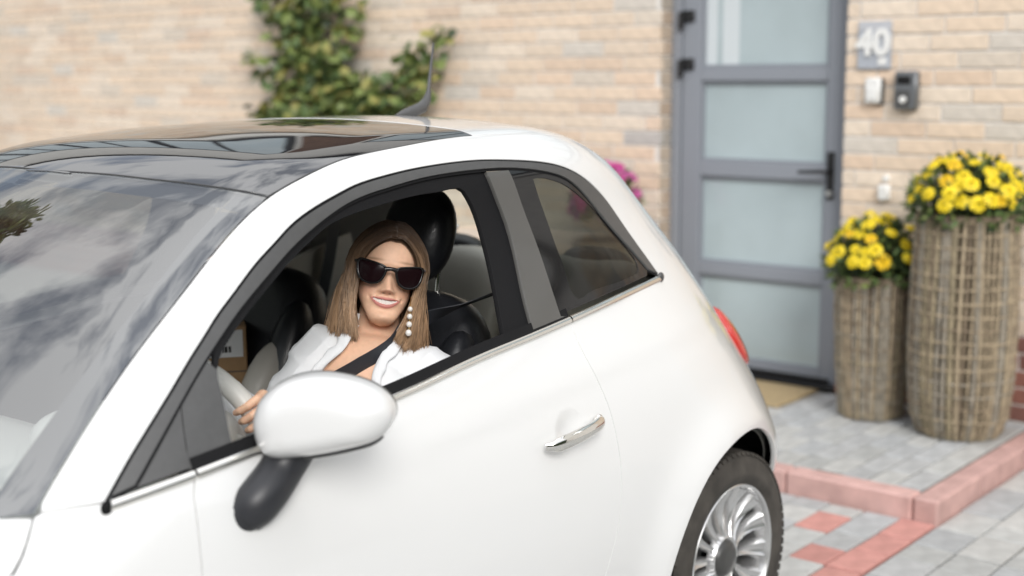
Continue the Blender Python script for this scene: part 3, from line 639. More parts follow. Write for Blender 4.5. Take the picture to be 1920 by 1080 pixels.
def add_wheel(c,sgn,first=None):
    e=empty('wheel',c,rz=0 if sgn>0 else math.pi,parent=car)
    if first is None:
        for nme,(mb,mm) in wm.items():
            o=mb.build(nme,mm,None,angle=38);o.parent=e
        for k in range(14):
            if k==0:o=spk.build('spoke',m_alloy,None,angle=50)
            else:
                o=first_spoke[0].copy();COL.objects.link(o)
            if k==0:first_spoke.append(o)
            o.parent=e;o.rotation_euler=(0,2*math.pi*k/14+.1,0)
    else:
        for ch in first.children:
            o=ch.copy();COL.objects.link(o);o.parent=e
    return e
first_spoke=[]
w1=add_wheel((0,.692,.29),1)
for c,sg in(((0,-.692,.29),-1),((2.3,.69,.29),1),((2.3,-.69,.29),-1)):add_wheel(c,sg,w1)
# wheel housings, dark tubs behind the arches
for cx in(0.01,2.3):
    for sg in(1,-1):
        prof=[];V=[];n=30
        for a_ in np.linspace(-.1,math.pi+.05,n):
            for y in(None,.45):
                X_,Z_=cx+.372*math.cos(a_),.29+.372*math.sin(a_)
                if y is None:
                    lo_,hi_=.45,.9
                    for _ in range(24):
                        m_i=(lo_+hi_)/2
                        if g_(np.array([X_,m_i,Z_]))>0:hi_=m_i
                        else:lo_=m_i
                    y=lo_-.022
                V.append((X_,sg*y,Z_))
        F=[(2*i,2*i+1,2*i+3,2*i+2) for i in range(n-1)]
        V.append((cx,sg*.45,.29));k=len(V)-1;F+=[(2*i+1,k,2*i+3) for i in range(n-1)]
        mobj('wheel_housing',V,F,m_rub,car)
# ------------------------------------------------------------------ belts
def web(name,P,wv,width=.046,parent=None,material=None):
    """flat woven belt through points P; wv gives the width direction at each point"""
    P=sl(np.array(P),.02);W=np.array(wv,float);W=np.stack([np.interp(np.linspace(0,1,len(P)),np.linspace(0,1,len(W)),W[:,k]) for k in range(3)],1)
    T=np.gradient(P,axis=0);T/=np.linalg.norm(T,axis=1)[:,None];W=W-T*(W*T).sum(1)[:,None];W/=np.linalg.norm(W,axis=1)[:,None];Nn=np.cross(T,W)
    V=[];pr=[(-.5,-.0008),(-.5,.0008),(-.42,.0015),(.42,.0015),(.5,.0008),(.5,-.0008),(0,-.0012)];m=len(pr)
    for i in range(len(P)):
        for a_,b_ in pr:V.append(P[i]+W[i]*a_*width+Nn[i]*b_)
    F=[(i*m+k,i*m+(k+1)%m,(i+1)*m+(k+1)%m,(i+1)*m+k) for i in range(len(P)-1) for k in range(m)]
    o=mobj(name,V,F,material or m_belt,parent,True,angle=50);bm=bmesh.new();bm.from_mesh(o.data);bmesh.ops.recalc_face_normals(bm,faces=bm.faces);bm.to_mesh(o.data);bm.free();return o
web('passenger_belt',[(.175,-.535,1.16),(.21,-.535,1.0),(.25,-.54,.86),(.30,-.54,.66)],[(1,0,0),(1,0,0)],parent=car)
# ================================================================== GROUND AND PAVING
m_joint=mat('paving_joint_sand',(.13,.125,.115),.95,noise=(30,.25))
m_earth=mat('ground_surface',(.16,.155,.14),.95,noise=(3,.25))
m_paver=mat('grey_paving_concrete',(.3,.3,.3),.85,attr='Col',noise=(16,.14),bump=(160,.35,.002))
m_kerb=mat('red_kerb_concrete',(.4,.2,.18),.85,attr='Col',noise=(12,.16),bump=(120,.4,.002))
def sheet(name,x0,x1,y0,y1,z,m):
    o=mobj(name,[(x0,y0,z),(x1,y0,z),(x1,y1,z),(x0,y1,z)],[(0,1,2,3)],m,None,False);return props(o,kind='structure')
sheet('ground',-900,900,-900,900,-.06,m_earth)
drive=empty('driveway',(0,.7,0));props(drive,kind='structure')
terrace=empty('terrace',(-2.1,-.4,.083));props(terrace,kind='structure')
kerb=empty('kerb',(-1.44,.77,0));props(kerb,kind='structure')
MB().box((2.0,0,-.030),(3.436,6,.014)).build('bedding',m_joint,drive)
MB().box((-3.1,3.86,-.030),(1.66,3.05,.014)).build('bedding',m_joint,drive)
MB().box((-2.11,-4.1,.028),(.59,4.78,.0475)).build('bedding',m_joint,terrace)
_pm={}
def slab_mesh(l,wd,t,colr,var):
    """paving stone mesh, chamfered, shared between alike stones"""
    key=(round(l,3),round(wd,3),round(t,3),colr,var)
    if key not in _pm:
        r=random.Random(hash(key)&0xffff);b=.004+.002*r.random();tw=[.0012*(r.random()-.5) for _ in range(4)]
        l2,w2=l/2,wd/2;q=[(-1,-1),(1,-1),(1,1),(-1,1)]
        V=[(sx*(l2-b),sy*(w2-b),tw[i]) for i,(sx,sy) in enumerate(q)]+[(sx*l2,sy*w2,-b) for sx,sy in q]+[(sx*l2,sy*w2,-t) for sx,sy in q]
        F=[(0,1,2,3)]+[(4+i,4+(i+1)%4,(i+1)%4,i) for i in range(4)]+[(8+i,8+(i+1)%4,4+(i+1)%4,4+i) for i in range(4)]
        k=1+.22*(r.random()-.5);c=np.tile(np.array(colr)*k,(12,1));c[4:]*=.93
        me=bpy.data.meshes.new('paving_stone');me.from_pydata(V,[],F);me.materials.append(m_paver)
        a=me.color_attributes.new('Col','FLOAT_COLOR','POINT');cc=np.ones((12,4),np.float32);cc[:,:3]=c;a.data.foreach_set('color',cc.ravel())
        _pm[key]=me
    return _pm[key]
def stone(parent,x,y,z,l,wd,colr,name='paving_stone',ang=0.):
    o=bpy.data.objects.new(name,slab_mesh(l,wd,.03,colr,random.randrange(5)));COL.objects.link(o)
    o.parent=parent;o.matrix_parent_inverse=Matrix.Translation(parent.location).inverted()
    o.location=(x,y,z+random.uniform(-.0015,.0015));o.rotation_euler=(random.uniform(-.004,.004),random.uniform(-.004,.004),ang+random.uniform(-.006,.006))
    return o
GREY=[(.42,.425,.415),(.38,.385,.385),(.45,.45,.435),(.40,.41,.415)];RED=(.50,.245,.215)
def merged(parent,items,name):
    """stones past the countable ones, joined"""
    mb=MB();cols=[]
    for (x,y,z,l,wd,c) in items:
        me=slab_mesh(l,wd,.03,c,random.randrange(5));V=[v.co for v in me.vertices]
        mb.add([(v.x+x,v.y+y,v.z+z) for v in V],[tuple(p.vertices) for p in me.polygons]);cols+=[tuple(d.color[:3]) for d in me.color_attributes[0].data]
    o=mobj(name,mb.V,mb.F,m_paver,parent,False,cols=np.array(cols));return props(o,kind='stuff')
RS=[(-1.155,.440),(-.905,.573)]
isred=lambda x,y,l:any(abs(x-a)<=l/2 and abs(y-b)<.067 for a,b in RS)
def rows(parent,x0,x1,y0,y1,z,wd,lens,test,near_t,gapj=.006):
    it=[];y=y0;rr=random.Random(int(abs(x0*91+y0*37)));j=0
    while y<y1-wd*.4:
        x=x0-rr.random()*.15
        while x<x1:
            l=rr.choice(lens);xa,xb=max(x,x0),min(x+l,x1)
            if xb-xa>.03:
                cx,cy=(xa+xb)/2,y+wd/2;c=RED if isred(cx,cy,xb-xa) else GREY[rr.randrange(4)]
                if test(cx,cy):
                    if near_t(cx,cy):stone(parent,cx,cy,z,xb-xa-gapj,wd-gapj,c)
                    else:it.append((cx,cy,z,xb-xa-gapj,wd-gapj,c))
            x+=l
        y+=wd;j+=1
    if it:merged(parent,it,'far_paving')
# drive: beside the kerb on both sides of the red band
rows(drive,-1.43,4.4,.64-.1335*43,.64,0,.1335,[.10,.16,.20,.24],lambda x,y:True,lambda x,y:x<.1 and y>.05)
for i in range(28):stone(drive,-1.335+.2*i,.704,0,.194,.122,RED)
rows(drive,-3.3,4.4,.775,4.65,0,.155,[.155,.20,.235,.12],lambda x,y:x>-2.66 or True,lambda x,y:x<.2 and x>-2.7 and y<1.5)
# raised terrace in front of the door
rows(terrace,-2.69,-1.53,.672-.105*84,.672,.083,.105,[.21],lambda x,y:True,lambda x,y:y>-.75)
# kerb stones
def kerb_run(p0,dirv,n,ln,wv):
    p0=np.array(p0,float);d=np.array(dirv,float);wv=np.array(wv,float)
    for i in range(n):
        mb=MB();R=np.stack([d,wv,np.cross(d,wv)],1)
        c=p0+d*(ln*(i+.5))+wv*.046+np.array([0,0,.0225+random.uniform(-.001,.001)])
        k=random.uniform(.92,1.08);mb.box(c,(ln/2-.003,.046,.0605),R,bev=.008,col=(.54*k,.345*k,.315*k));mb.build('kerb_stone',m_kerb,kerb,False)
kerb_run((-1.436,.770,0),(-1,0,0),3,.42,(0,-1,0))
kerb_run((-1.436,.676,0),(0,-1,0),18,.50,(-1,0,0))
# ================================================================== HOUSE
m_brick=mat('clinker_brick',(.4,.3,.2),.85,attr='Col',noise=(22,.10),bump=(90,.5,.003))
m_mortar=mat('pale_mortar',(.72,.69,.65),.95,noise=(25,.1),bump=(200,.3,.002))
m_frame=mat('grey_door_metal',(.265,.285,.32),.42,0,.1)
m_pane=mat('frosted_door_glass',(.42,.50,.52),.16,0,.6,.6,noise=(2.2,.10))
m_render=mat('white_render',(.74,.73,.70),.9,noise=(5,.05))
m_fascia=mat('brown_timber_fascia',(.13,.075,.05),.6,noise=(14,.25))
m_win=mat('window_glass',(.50,.58,.61),.05,0,1.0,.8)
m_wframe=mat('dark_window_frame',(.03,.032,.036),.45)
m_strip=mat('pale_reflection_strip',(.62,.67,.69),.2,0,.6)  # pale colour standing in for a bright reflection on the door glass
m_black=mat('black_metal',(.012,.012,.013),.4)
m_steel=mat('brushed_steel',(.62,.62,.60),.3,.9)
m_whitep=mat('white_plastic',(.80,.80,.78),.4)
XW=-2.69;YL,YR=-1.228,-.234;DT=2.16
house=empty('brick_house',(-2.9,-3.5,0),'pale brick house with grey glazed door beside the driveway','house')
# mortar walls set back behind the brick faces
def wallbox(x0,x1,y0,y1,z0,z1,nm,m):return MB().box(((x0+x1)/2,(y0+y1)/2,(z0+z1)/2),(abs(x1-x0)/2,abs(y1-y0)/2,(z1-z0)/2)).build(nm,m,house,False)
wallbox(-2.95,XW-.007,-11,YL-.007,-.05,2.72,'wall',m_mortar)
wallbox(-2.95,XW-.007,YR+.007,6,-.05,2.72,'wall',m_mortar)
wallbox(-2.95,XW-.007,YL-.007,YR+.007,DT+.02,2.72,'wall',m_mortar)
PAL=[((.70,.555,.41),5),((.71,.585,.45),5),((.69,.52,.375),4),((.64,.57,.475),3),((.54,.52,.47),1.7),((.41,.42,.42),.8),((.72,.62,.50),4),((.66,.50,.37),2)]
REDB=[((.27,.115,.085),3),((.22,.10,.08),2),((.31,.15,.11),2)]
def pick(rr,pal):
    t=rr.random()*sum(p[1] for p in pal)
    for c,w_ in pal:
        t-=w_
        if t<=0:return c
    return pal[-1][0]
BL,BH,BJ=.25,.065,.010
def brick_geo(rr,l,h,dp,c):
    b=.0025;l2,h2=l/2,h/2;V=[]
    for s_ in((l2-b,h2-b,0),(l2,h2,-b),(l2,h2,-dp)):
        for sy,sz in((-1,-1),(1,-1),(1,1),(-1,1)):V.append((s_[2]+(rr.uniform(-.0012,.0012) if s_[2]==0 else 0),sy*s_[0]+rr.uniform(-.001,.001),sz*s_[1]+rr.uniform(-.001,.001)))
    F=[(0,1,2,3)]+[(4+i,4+(i+1)%4,(i+1)%4,i) for i in range(4)]+[(8+i,8+(i+1)%4,4+(i+1)%4,4+i) for i in range(4)]
    return V,F,c
_bm={}
def brick_mesh(l,pal,var):
    key=(round(l,3),pal,var)
    if key not in _bm:
        rr=random.Random(var*17+int(l*1000)+(99 if pal=='r' else 0));V,F,c=brick_geo(rr,l,BH,.03,pick(rr,REDB if pal=='r' else PAL))
        me=bpy.data.meshes.new('brick');me.from_pydata(V,[],F);me.materials.append(m_brick)
        a=me.color_attributes.new('Col','FLOAT_COLOR','POINT');cc=np.ones((12,4),np.float32);cc[:,:3]=(np.array(c) if pal=='r' else (np.array(c)*.68+np.array([.72,.60,.50])*.32)*1.03)*rr.uniform(.94,1.06);a.data.foreach_set('color',cc.ravel());_bm[key]=me
    return _bm[key]
cand=[];rr=random.Random(3)
def courses(y0,y1,z0,z1,phase=0,ax='y',fx=XW):
    n=int((z1-z0)/(BH+BJ))
    for i in range(n):
        z=z0+(i+.5)*(BH+BJ);y=y0-(BL+BJ)*[0,.5,.25,.75,.4][(i+phase)%5]
        while y<y1:
            a,b=max(y,y0),min(y+BL,y1)
            if b-a>.035:cand.append(((a+b)/2,z,b-a,'r' if z<.50+.04*math.sin(i*5) else 'p'))
            y+=BL+BJ
courses(YR,2.6,.087,2.72,0);courses(-11,YL,.087,2.72,2);courses(YL+.0,YR,2.19,2.72,1)
def seen(c):
    p=np.array([XW,c[0],c[1]])-CAM;d=p@cF;px=960+2509.6*(p@cR)/d;py=540-2509.6*(p@cU)/d
    vis=-30<px<1950 and -30<py<1110
    hid=(py>235+max(0,(px-1040))*1.35 and px<1420) or py>835
    return vis and not hid,d
order=sorted(range(len(cand)),key=lambda i:(not seen(cand[i])[0],seen(cand[i])[1]))
ind=set(order[:300]);rest=MB();rc=[]
for i,(y,z,l,pal) in enumerate(cand):
    me=brick_mesh(l,pal,rr.randrange(16))
    if i in ind:
        o=bpy.data.objects.new('brick',me);COL.objects.link(o);o.parent=house;o.matrix_parent_inverse=Matrix.Translation(house.location).inverted();o.location=(XW+rr.uniform(-.002,.001),y,z)
    else:
        dxx=rr.uniform(-.002,.001);rest.add([(v.co.x+XW+dxx,v.co.y+y,v.co.z+z) for v in me.vertices],[tuple(p.vertices) for p in me.polygons]);rc+=[tuple(d.color[:3]) for d in me.color_attributes[0].data]
o=mobj('far_brickwork',rest.V,rest.F,m_brick,house,False,cols=np.array(rc));props(o,kind='stuff')
# brick returns of the door recess, its shade put into their darkened colour
for y,s_ in((YL,1),(YR,-1)):
    for i in range(28):
        z=.087+(i+.5)*.075;me=brick_mesh(.102,'r' if z<.5 else 'p',rr.randrange(16))
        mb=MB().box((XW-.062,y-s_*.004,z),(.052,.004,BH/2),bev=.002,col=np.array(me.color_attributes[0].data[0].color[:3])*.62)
        mb.build('brick',m_brick,house,False)
# entrance door: frame, leaf rails, four frosted panes
XD=-2.80
door_o=empty('entrance_door',(XD,-.73,.083),parent=house)
fb=lambda nm,y0,y1,z0,z1,x0,x1,m,p=door_o,bev=.004:MB().box(((x0+x1)/2,(y0+y1)/2,(z0+z1)/2),(abs(x1-x0)/2,abs(y1-y0)/2,(z1-z0)/2),bev=bev).build(nm,m,p,False)
fb('door_frame',YL+.002,YL+.055,.084,DT,XD-.06,XD+.012,m_frame);fb('door_frame',YR-.060,YR-.002,.084,DT,XD-.06,XD+.012,m_frame);fb('door_frame',YL+.055,YR-.060,DT-.05,DT,XD-.06,XD+.012,m_frame)
fb('stile',YL+.060,-1.06,.10,DT-.055,XD-.055,XD,m_frame);fb('stile',-.372,YR-.065,.10,DT-.055,XD-.055,XD,m_frame)
for z0,z1 in((.10,.155),(.570,.636),(1.067,1.145),(1.536,1.604),(DT-.12,DT-.055)):fb('rail',-1.059,-.373,z0,z1,XD-.055,XD-.001,m_frame)
for z0,z1 in((.156,.569),(.637,1.066),(1.146,1.535),(1.605,DT-.121)):
    fb('glass_pane',-1.058,-.374,z0,z1,XD-.036,XD-.028,m_pane,bev=0)
    for a,b,c,d in((-1.058,-1.046,z0,z1),(-.386,-.374,z0,z1),(-1.046,-.386,z0,z0+.012),(-1.046,-.386,z1-.012,z1)):fb('glazing_bead',a,b,c,d,XD-.027,XD-.012,m_frame,bev=.002)
hb=fb('handle_plate',-.362,-.326,.985,1.208,XD+.001,XD+.010,m_black)
MB().tube([(XD+.008,-.345,1.118),(XD+.050,-.345,1.118),(XD+.055,-.36,1.118),(XD+.055,-.485,1.112)],[.011,.010,.010,.008],12).build('door_handle',m_black,door_o)
MB().lathe([(.0,.02),(.013,.02),(.014,0)],(XD+.008,-.340,1.015),(1,0,0),16).build('lock_cylinder',m_steel,door_o)
for z in(1.835,1.60,.20):
    MB().lathe([(.0,.045),(.014,.042),(.015,-.042),(.0,-.045)],(XD+.022,YL+.062,z),(0,0,1),14).build('hinge',m_black,door_o)
    MB().box((XD+.008,YL+.095,z+.02),(.006,.035,.028),bev=.004).build('hinge_leaf',m_black,door_o)
fb('threshold',YL+.002,YR-.002,.084,.0995,XD-.06,XD+.06,m_black)
fb('drip_bar',-1.15,-.32,.105,.125,XD,XD+.014,m_black)
# upper storey seen in the car's roof: render, window band, eaves
wallbox(-2.95,XW-.02,-11,6,2.725,5.6,'upper_wall',m_render)
fb('string_course',-11,6,2.66,2.74,XW-.03,XW+.06,m_render,house)
def window(y0,y1,z0,z1,nm):
    wf=MB();t=.05
    for a,b,c,d in((y0,y1,z0,z0+t),(y0,y1,z1-t,z1),(y0,y0+t,z0+t,z1-t),(y1-t,y1,z0+t,z1-t),((y0+y1)/2-t/2,(y0+y1)/2+t/2,z0+t,z1-t)):wf.box((XW-.005,(a+b)/2,(c+d)/2),(.035,(b-a)/2,(d-c)/2))
    e=wf.build('window',m_wframe,house,False)
    for a,b in((y0+t,(y0+y1)/2-t/2),((y0+y1)/2+t/2,y1-t)):MB().box((XW-.005,(a+b)/2,(z0+z1)/2),(.008,(b-a)/2,(z1-z0)/2-t)).build('pane',m_win,e,False)
for y0,y1 in((-10.8,-9.1),(-9.1,-7.4),(-7.4,-5.7),(-5.7,-4.0),(-2.9,-1.2),(-1.2,.5),(.5,2.2),(2.2,3.9)):window(y0+.02,y1-.02,2.85,4.05,'window')
MB().box((XW+.02,-3.45,3.45),(.06,.40,.62)).build('brick_pier',m_fascia,house,False)
MB().box((-2.8,-2.5,5.63),(.22,8.52,.03)).build('coping',m_wframe,house,False)
MB().box((-4.7,-2.5,5.62),(1.68,8.4,.04)).build('flat_roof',m_wframe,house,False)
for a,b in((-1.052,-.985),(-.955,-.862)):fb('reflection_strip',a,b,1.61,DT-.125,XD-.0275,XD-.0265,m_strip,bev=0)  # two pale strips paint bright reflected bands onto the top pane
MB().box((-4.7,-2.5,2.8),(1.7,8.4,2.8)).build('rear_block',m_render,house,False)
# ------------------------------------------------------------------ things on the wall
sign=empty('house_number_plate',(XW,-.095,1.70),'grey house number plate reading 40 on the brick wall','sign')
m_plate=mat('number_plate_grey',(.46,.49,.54),.35,.2);m_plate2=mat('number_plate_light',(.58,.59,.62),.35,.3)
MB().box((XW+.008,-.095,1.672),(.006,.079,.083),bev=.003).build('plate',m_plate,sign,False)
MB().box((XW+.008,-.095,1.778),(.0065,.079,.0215),bev=.003).build('top_band',m_plate2,sign,False)
def text(body,loc,size,m,parent,name,ext=.004,bold=0.0):
    cu=bpy.data.curves.new(name,'FONT');cu.body=body;cu.size=size;cu.extrude=ext;cu.align_x='CENTER';cu.align_y='CENTER';cu.offset=bold
    o=bpy.data.objects.new(name+'_tmp',cu);COL.objects.link(o);dg=bpy.context.evaluated_depsgraph_get();me=bpy.data.meshes.new_from_object(o.evaluated_get(dg));bpy.data.objects.remove(o)
    me.materials.clear();me.materials.append(m);ob=bpy.data.objects.new(name,me);COL.objects.link(ob)
    par(ob,parent);return ob
t_=text('40',(0,0,0),.155,m_whitep,None,'digits',.005,.006);t_.matrix_world=Matrix.Translation((XW+.02,-.098,1.700))@Matrix.Rotation(math.pi/2,4,'Z')@Matrix.Rotation(math.pi/2,4,'X');t_.parent=sign;t_.matrix_parent_inverse=Matrix.Translation(sign.location).inverted()
MB().box((XW+.016,-.055,1.622),(.004,.019,.017),bev=.004).build('emblem',m_whitep,sign,False)
bell=empty('door_bell',(XW,-.083,1.49),'small white door bell box below the house number','bell')
MB().box((XW+.020,-.088,1.494),(.018,.036,.056),bev=.008).build('case',m_whitep,bell);MB().box((XW+.040,-.088,1.480),(.003,.020,.025),bev=.002).build('push_button',m_whitep,bell)
MB().box((XW+.010,-.060,1.490),(.010,.018,.058),bev=.003).build('back_plate',m_trim,bell)
ic=empty('door_intercom',(XW,.068,1.495),'grey door intercom box with camera and round button','intercom')
m_ic=mat('intercom_grey',(.17,.18,.19),.4,.4)
MB().box((XW+.022,.068,1.495),(.022,.052,.084),bev=.008).build('case',m_ic,ic)
MB().box((XW+.046,.062,1.540),(.003,.030,.017),bev=.002).build('camera_window',m_blackgloss,ic)
MB().box((XW+.046,.062,1.462),(.003,.030,.034),bev=.002).build('button_panel',m_trim,ic)
MB().lathe([(.0,.008),(.014,.008),(.016,0)],(XW+.048,.062,1.456),(1,0,0),18).build('push_button',m_whitep,ic)
ws_=empty('wall_sensor',(XW,-.018,1.06),'small white two part sensor low on the brick wall beside the door','sensor')
MB().box((XW+.018,-.020,1.043),(.018,.027,.036),bev=.012).build('case',m_whitep,ws_)
MB().lathe([(.0,.024),(.012,.022),(.016,.012),(.016,0)],(XW,-.017,1.105),(1,0,0),18).build('sensor_head',m_whitep,ws_)
matt=MB().box((-2.475,-.71,.0915),(.195,.40,.0075),bev=.003).build('doormat',mat('coir_mat',(.42,.32,.18),.95,noise=(60,.2),bump=(300,.8,.004)),None,False);props(matt,'tan coir doormat lying before the grey door','doormat')
# ------------------------------------------------------------------ planters
m_wick=[mat('wicker_'+n_,c,.8,noise=(30,.3)) for n_,c in(('pale',(.34,.275,.185)),('brown',(.20,.155,.105)),('grey',(.27,.24,.19)),('olive',(.27,.225,.145)))]
m_liner=mat('planter_liner',(.13,.10,.065),.9)
m_soil=mat('potting_soil',(.04,.03,.022),.95)
def planter(c,prof,label,seed,dark=0):
    e=empty('wicker_planter',c,label,'planter','wicker planters by the entrance');r_=random.Random(seed);x0,y0,z0=c
    MB().lathe([(.0,.01)]+[(r-.014,h) for r,h in prof]+[(prof[-1][0]-.05,prof[-1][1]-.02),(0,prof[-1][1]-.05)],c,(0,0,1),36).build('liner',m_liner,e)
    H=prof[-1][1];rad=pchip([p[1] for p in prof],[p[0] for p in prof]);n=62
    for k in range(n):
        a=2*math.pi*(k+r_.uniform(-.25,.25))/n;h=np.linspace(.006,H,12);w_=.002*np.sin(h*30+k)
        P=[(x0+(rad(q)+.001+o_)*math.cos(a+.02*math.sin(q*4+k)),y0+(rad(q)+.001+o_)*math.sin(a+.02*math.sin(q*4+k)),z0+q) for q,o_ in zip(h,w_)]
        MB().tube(P,r_.uniform(.0065,.0105),5).build('cane',m_wick[min(3,int(r_.random()**(1+.5*(1-dark))*4))],e)
    for j,q in enumerate(np.linspace(.03,H-.01,int(H/.052))):
        P=[]
        for k in range(61):
            a=2*math.pi*k/60;P.append((x0+(rad(q)+.004+.006*math.cos(k*math.pi+j*math.pi))*math.cos(a),y0+(rad(q)+.004+.006*math.cos(k*math.pi+j*math.pi))*math.sin(a),z0+q+.003*math.sin(3*a+j)))
        MB().tube(P,.0052,5,False).build('withy',m_wick[r_.choice((0,0,2,1) if not dark else (1,2,3,1))],e)
    P=[(x0+rad(H)*math.cos(a),y0+rad(H)*math.sin(a),z0+H) for a in np.linspace(0,2*math.pi,41)]
    MB().tube(P,.013,7,False).build('rim',m_wick[1],e)
    return e
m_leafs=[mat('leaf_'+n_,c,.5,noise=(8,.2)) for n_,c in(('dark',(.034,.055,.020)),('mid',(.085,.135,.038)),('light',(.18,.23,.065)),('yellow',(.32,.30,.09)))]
m_stem=mat('woody_stem',(.09,.065,.04),.85,noise=(30,.2))
m_petals=[mat('petal_'+n_,c,.55,noise=(30,.1)) for n_,c in(('yellow',(.88,.68,.015)),('gold',(.88,.58,.010)),('orange',(.62,.24,.02)),('magenta',(.52,.05,.26)),('pink',(.60,.12,.36)))]
def leaf_mesh(name,l,wd,m,lob=0):
    pts=[(0,0,0),(.25*l,wd*.42,.02*l),(.55*l,wd*.5,.0),(.8*l,wd*.3,-.05*l),(l,0,-.12*l),(.8*l,-wd*.3,-.05*l),(.55*l,-wd*.5,0),(.25*l,-wd*.42,.02*l),(.5*l,0,.05*l)]
    me=bpy.data.meshes.new(name);me.from_pydata(pts,[],[(8,i,(i+1)%8) for i in range(8)]);me.materials.append(m);return me
def flower_mesh(r,m,seed,rings=((1.0,12,.10),(.72,10,.45),(.42,8,.75))):
    q=random.Random(seed);V=[];F=[]
    for rr_,n,h in rings:
        for k in range(n):
            a=2*math.pi*(k+q.uniform(-.2,.2))/n;w_=math.pi/n*1.0;b=len(V);z=r*.55*h
            for ra,da,zz in((.12,0,z*.75),(.62*rr_,-w_,z+.10*r),(.62*rr_,w_,z+.10*r),(rr_,-w_*.55,z-.02*r),(rr_,w_*.55,z-.02*r)):V.append((r*ra*math.cos(a+da),r*ra*math.sin(a+da),zz))
            F+=[(b,b+1,b+2),(b+1,b+3,b+4,b+2)]
    me=bpy.data.meshes.new('flower');me.from_pydata(V,[],F);me.materials.append(m);return me
def link(name,me,parent,loc,R):
    o=bpy.data.objects.new(name,me);COL.objects.link(o);o.parent=parent;o.matrix_parent_inverse=Matrix.Translation(parent.location).inverted();o.matrix_basis=Matrix.Translation(loc)@R;return o
def dirmat(d,spin):
    return Vector(d).to_track_quat('Z','Y').to_matrix().to_4x4()@Matrix.Rotation(spin,4,'Z')
def flower_dome(name,c,rx,rz,nf,nl,petals,fr,label,cat,group,seed,leafl=.04,flo=.12):
    q=random.Random(seed);e=empty(name,c,label,cat,group)
    fm=[flower_mesh(fr,m_petals[p],seed+i) for i,p in enumerate(petals)]
    mb={0:MB(),1:MB(),2:MB()};
    for i in range(nl):
        u=q.random()**.45;t=q.uniform(0,2*math.pi);p=math.asin(q.uniform(-.35,1));d=Vector((math.cos(t)*math.cos(p),math.sin(t)*math.cos(p),math.sin(p)))
        pos=Vector(c)+Vector((d.x*rx*u,d.y*rx*u,d.z*rz*u));dd=(d+Vector((q.uniform(-.9,.9),q.uniform(-.9,.9),q.uniform(-.5,.7)))).normalized()
        Rm=dd.to_track_quat('X','Z').to_matrix()@Matrix.Rotation(q.uniform(-1.5,1.5),3,'X');l=leafl*q.uniform(.7,1.3);wd=l*.5
        pts=[(0,0,0),(.4*l,wd*.5,.05*l),(l,0,-.1*l),(.4*l,-wd*.5,.05*l)]
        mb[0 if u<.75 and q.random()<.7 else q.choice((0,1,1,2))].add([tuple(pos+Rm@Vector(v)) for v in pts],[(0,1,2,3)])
    for k in mb:
        o=mb[k].build('foliage',m_leafs[k],e,False);props(o,kind='stuff')
    for i in range(9):
        a=q.uniform(0,6.28);MB().tube([(c[0]+.2*rx*math.cos(a),c[1]+.2*rx*math.sin(a),c[2]-rz*.4),(c[0]+.75*rx*math.cos(a),c[1]+.75*rx*math.sin(a),c[2]+rz*.5)],.0025,5).build('stem',m_leafs[0],e)
    pos=[];tries=0
    while len(pos)<nf and tries<6000:
        tries+=1;t=q.uniform(0,2*math.pi);p=math.asin(q.uniform(flo,1));d=Vector((math.cos(t)*math.cos(p),math.sin(t)*math.cos(p),math.sin(p)));k=q.uniform(.93,1.1)
        P=Vector(c)+Vector((d.x*rx*k,d.y*rx*k,d.z*rz*k))
        if all((P-o_).length>fr*1.30 for o_ in pos):
            pos.append(P);n=(d+Vector((.25,.2,.35))+Vector((q.uniform(-.3,.3),q.uniform(-.3,.3),q.uniform(-.2,.2)))).normalized()
            link('flower',q.choice(fm),e,P,dirmat(n,q.uniform(0,6))@Matrix.Scale(q.uniform(.75,1.18),4))
    return e
ZT=.084
planter((-2.39,.470,ZT),[(.158,0),(.184,.07),(.199,.18),(.206,.35),(.206,.55),(.201,.75),(.194,.912)],'tall pale wicker planter at the right of the door',5)
planter((-2.43,.062,ZT),[(.126,0),(.137,.10),(.150,.26),(.158,.42),(.161,.54),(.162,.615)],'short brown wicker planter between the door and the tall planter',9,1)
flower_dome('chrysanthemum',(-2.39,.47,1.03),.235,.205,66,1900,[0,0,0,0,1],.033,'yellow chrysanthemum bush overflowing the tall wicker planter','flowers','yellow chrysanthemums in planters',21)
flower_dome('chrysanthemum',(-2.43,.062,.745),.205,.205,54,1800,[0,0,0,0,0,0,1],.031,'yellow chrysanthemum bush in the short wicker planter','flowers','yellow chrysanthemums in planters',33)
planter((-2.42,-1.36,ZT),[(.12,0),(.13,.10),(.148,.24),(.158,.40),(.16,.52),(.158,.66)],'wicker planter left of the door behind the car',15,1)
flower_dome('petunia',(-2.42,-1.36,.93),.165,.19,60,1000,[3,3,4],.033,'pink petunia bush behind the rear corner of the car','flowers',None,44,flo=-.3)
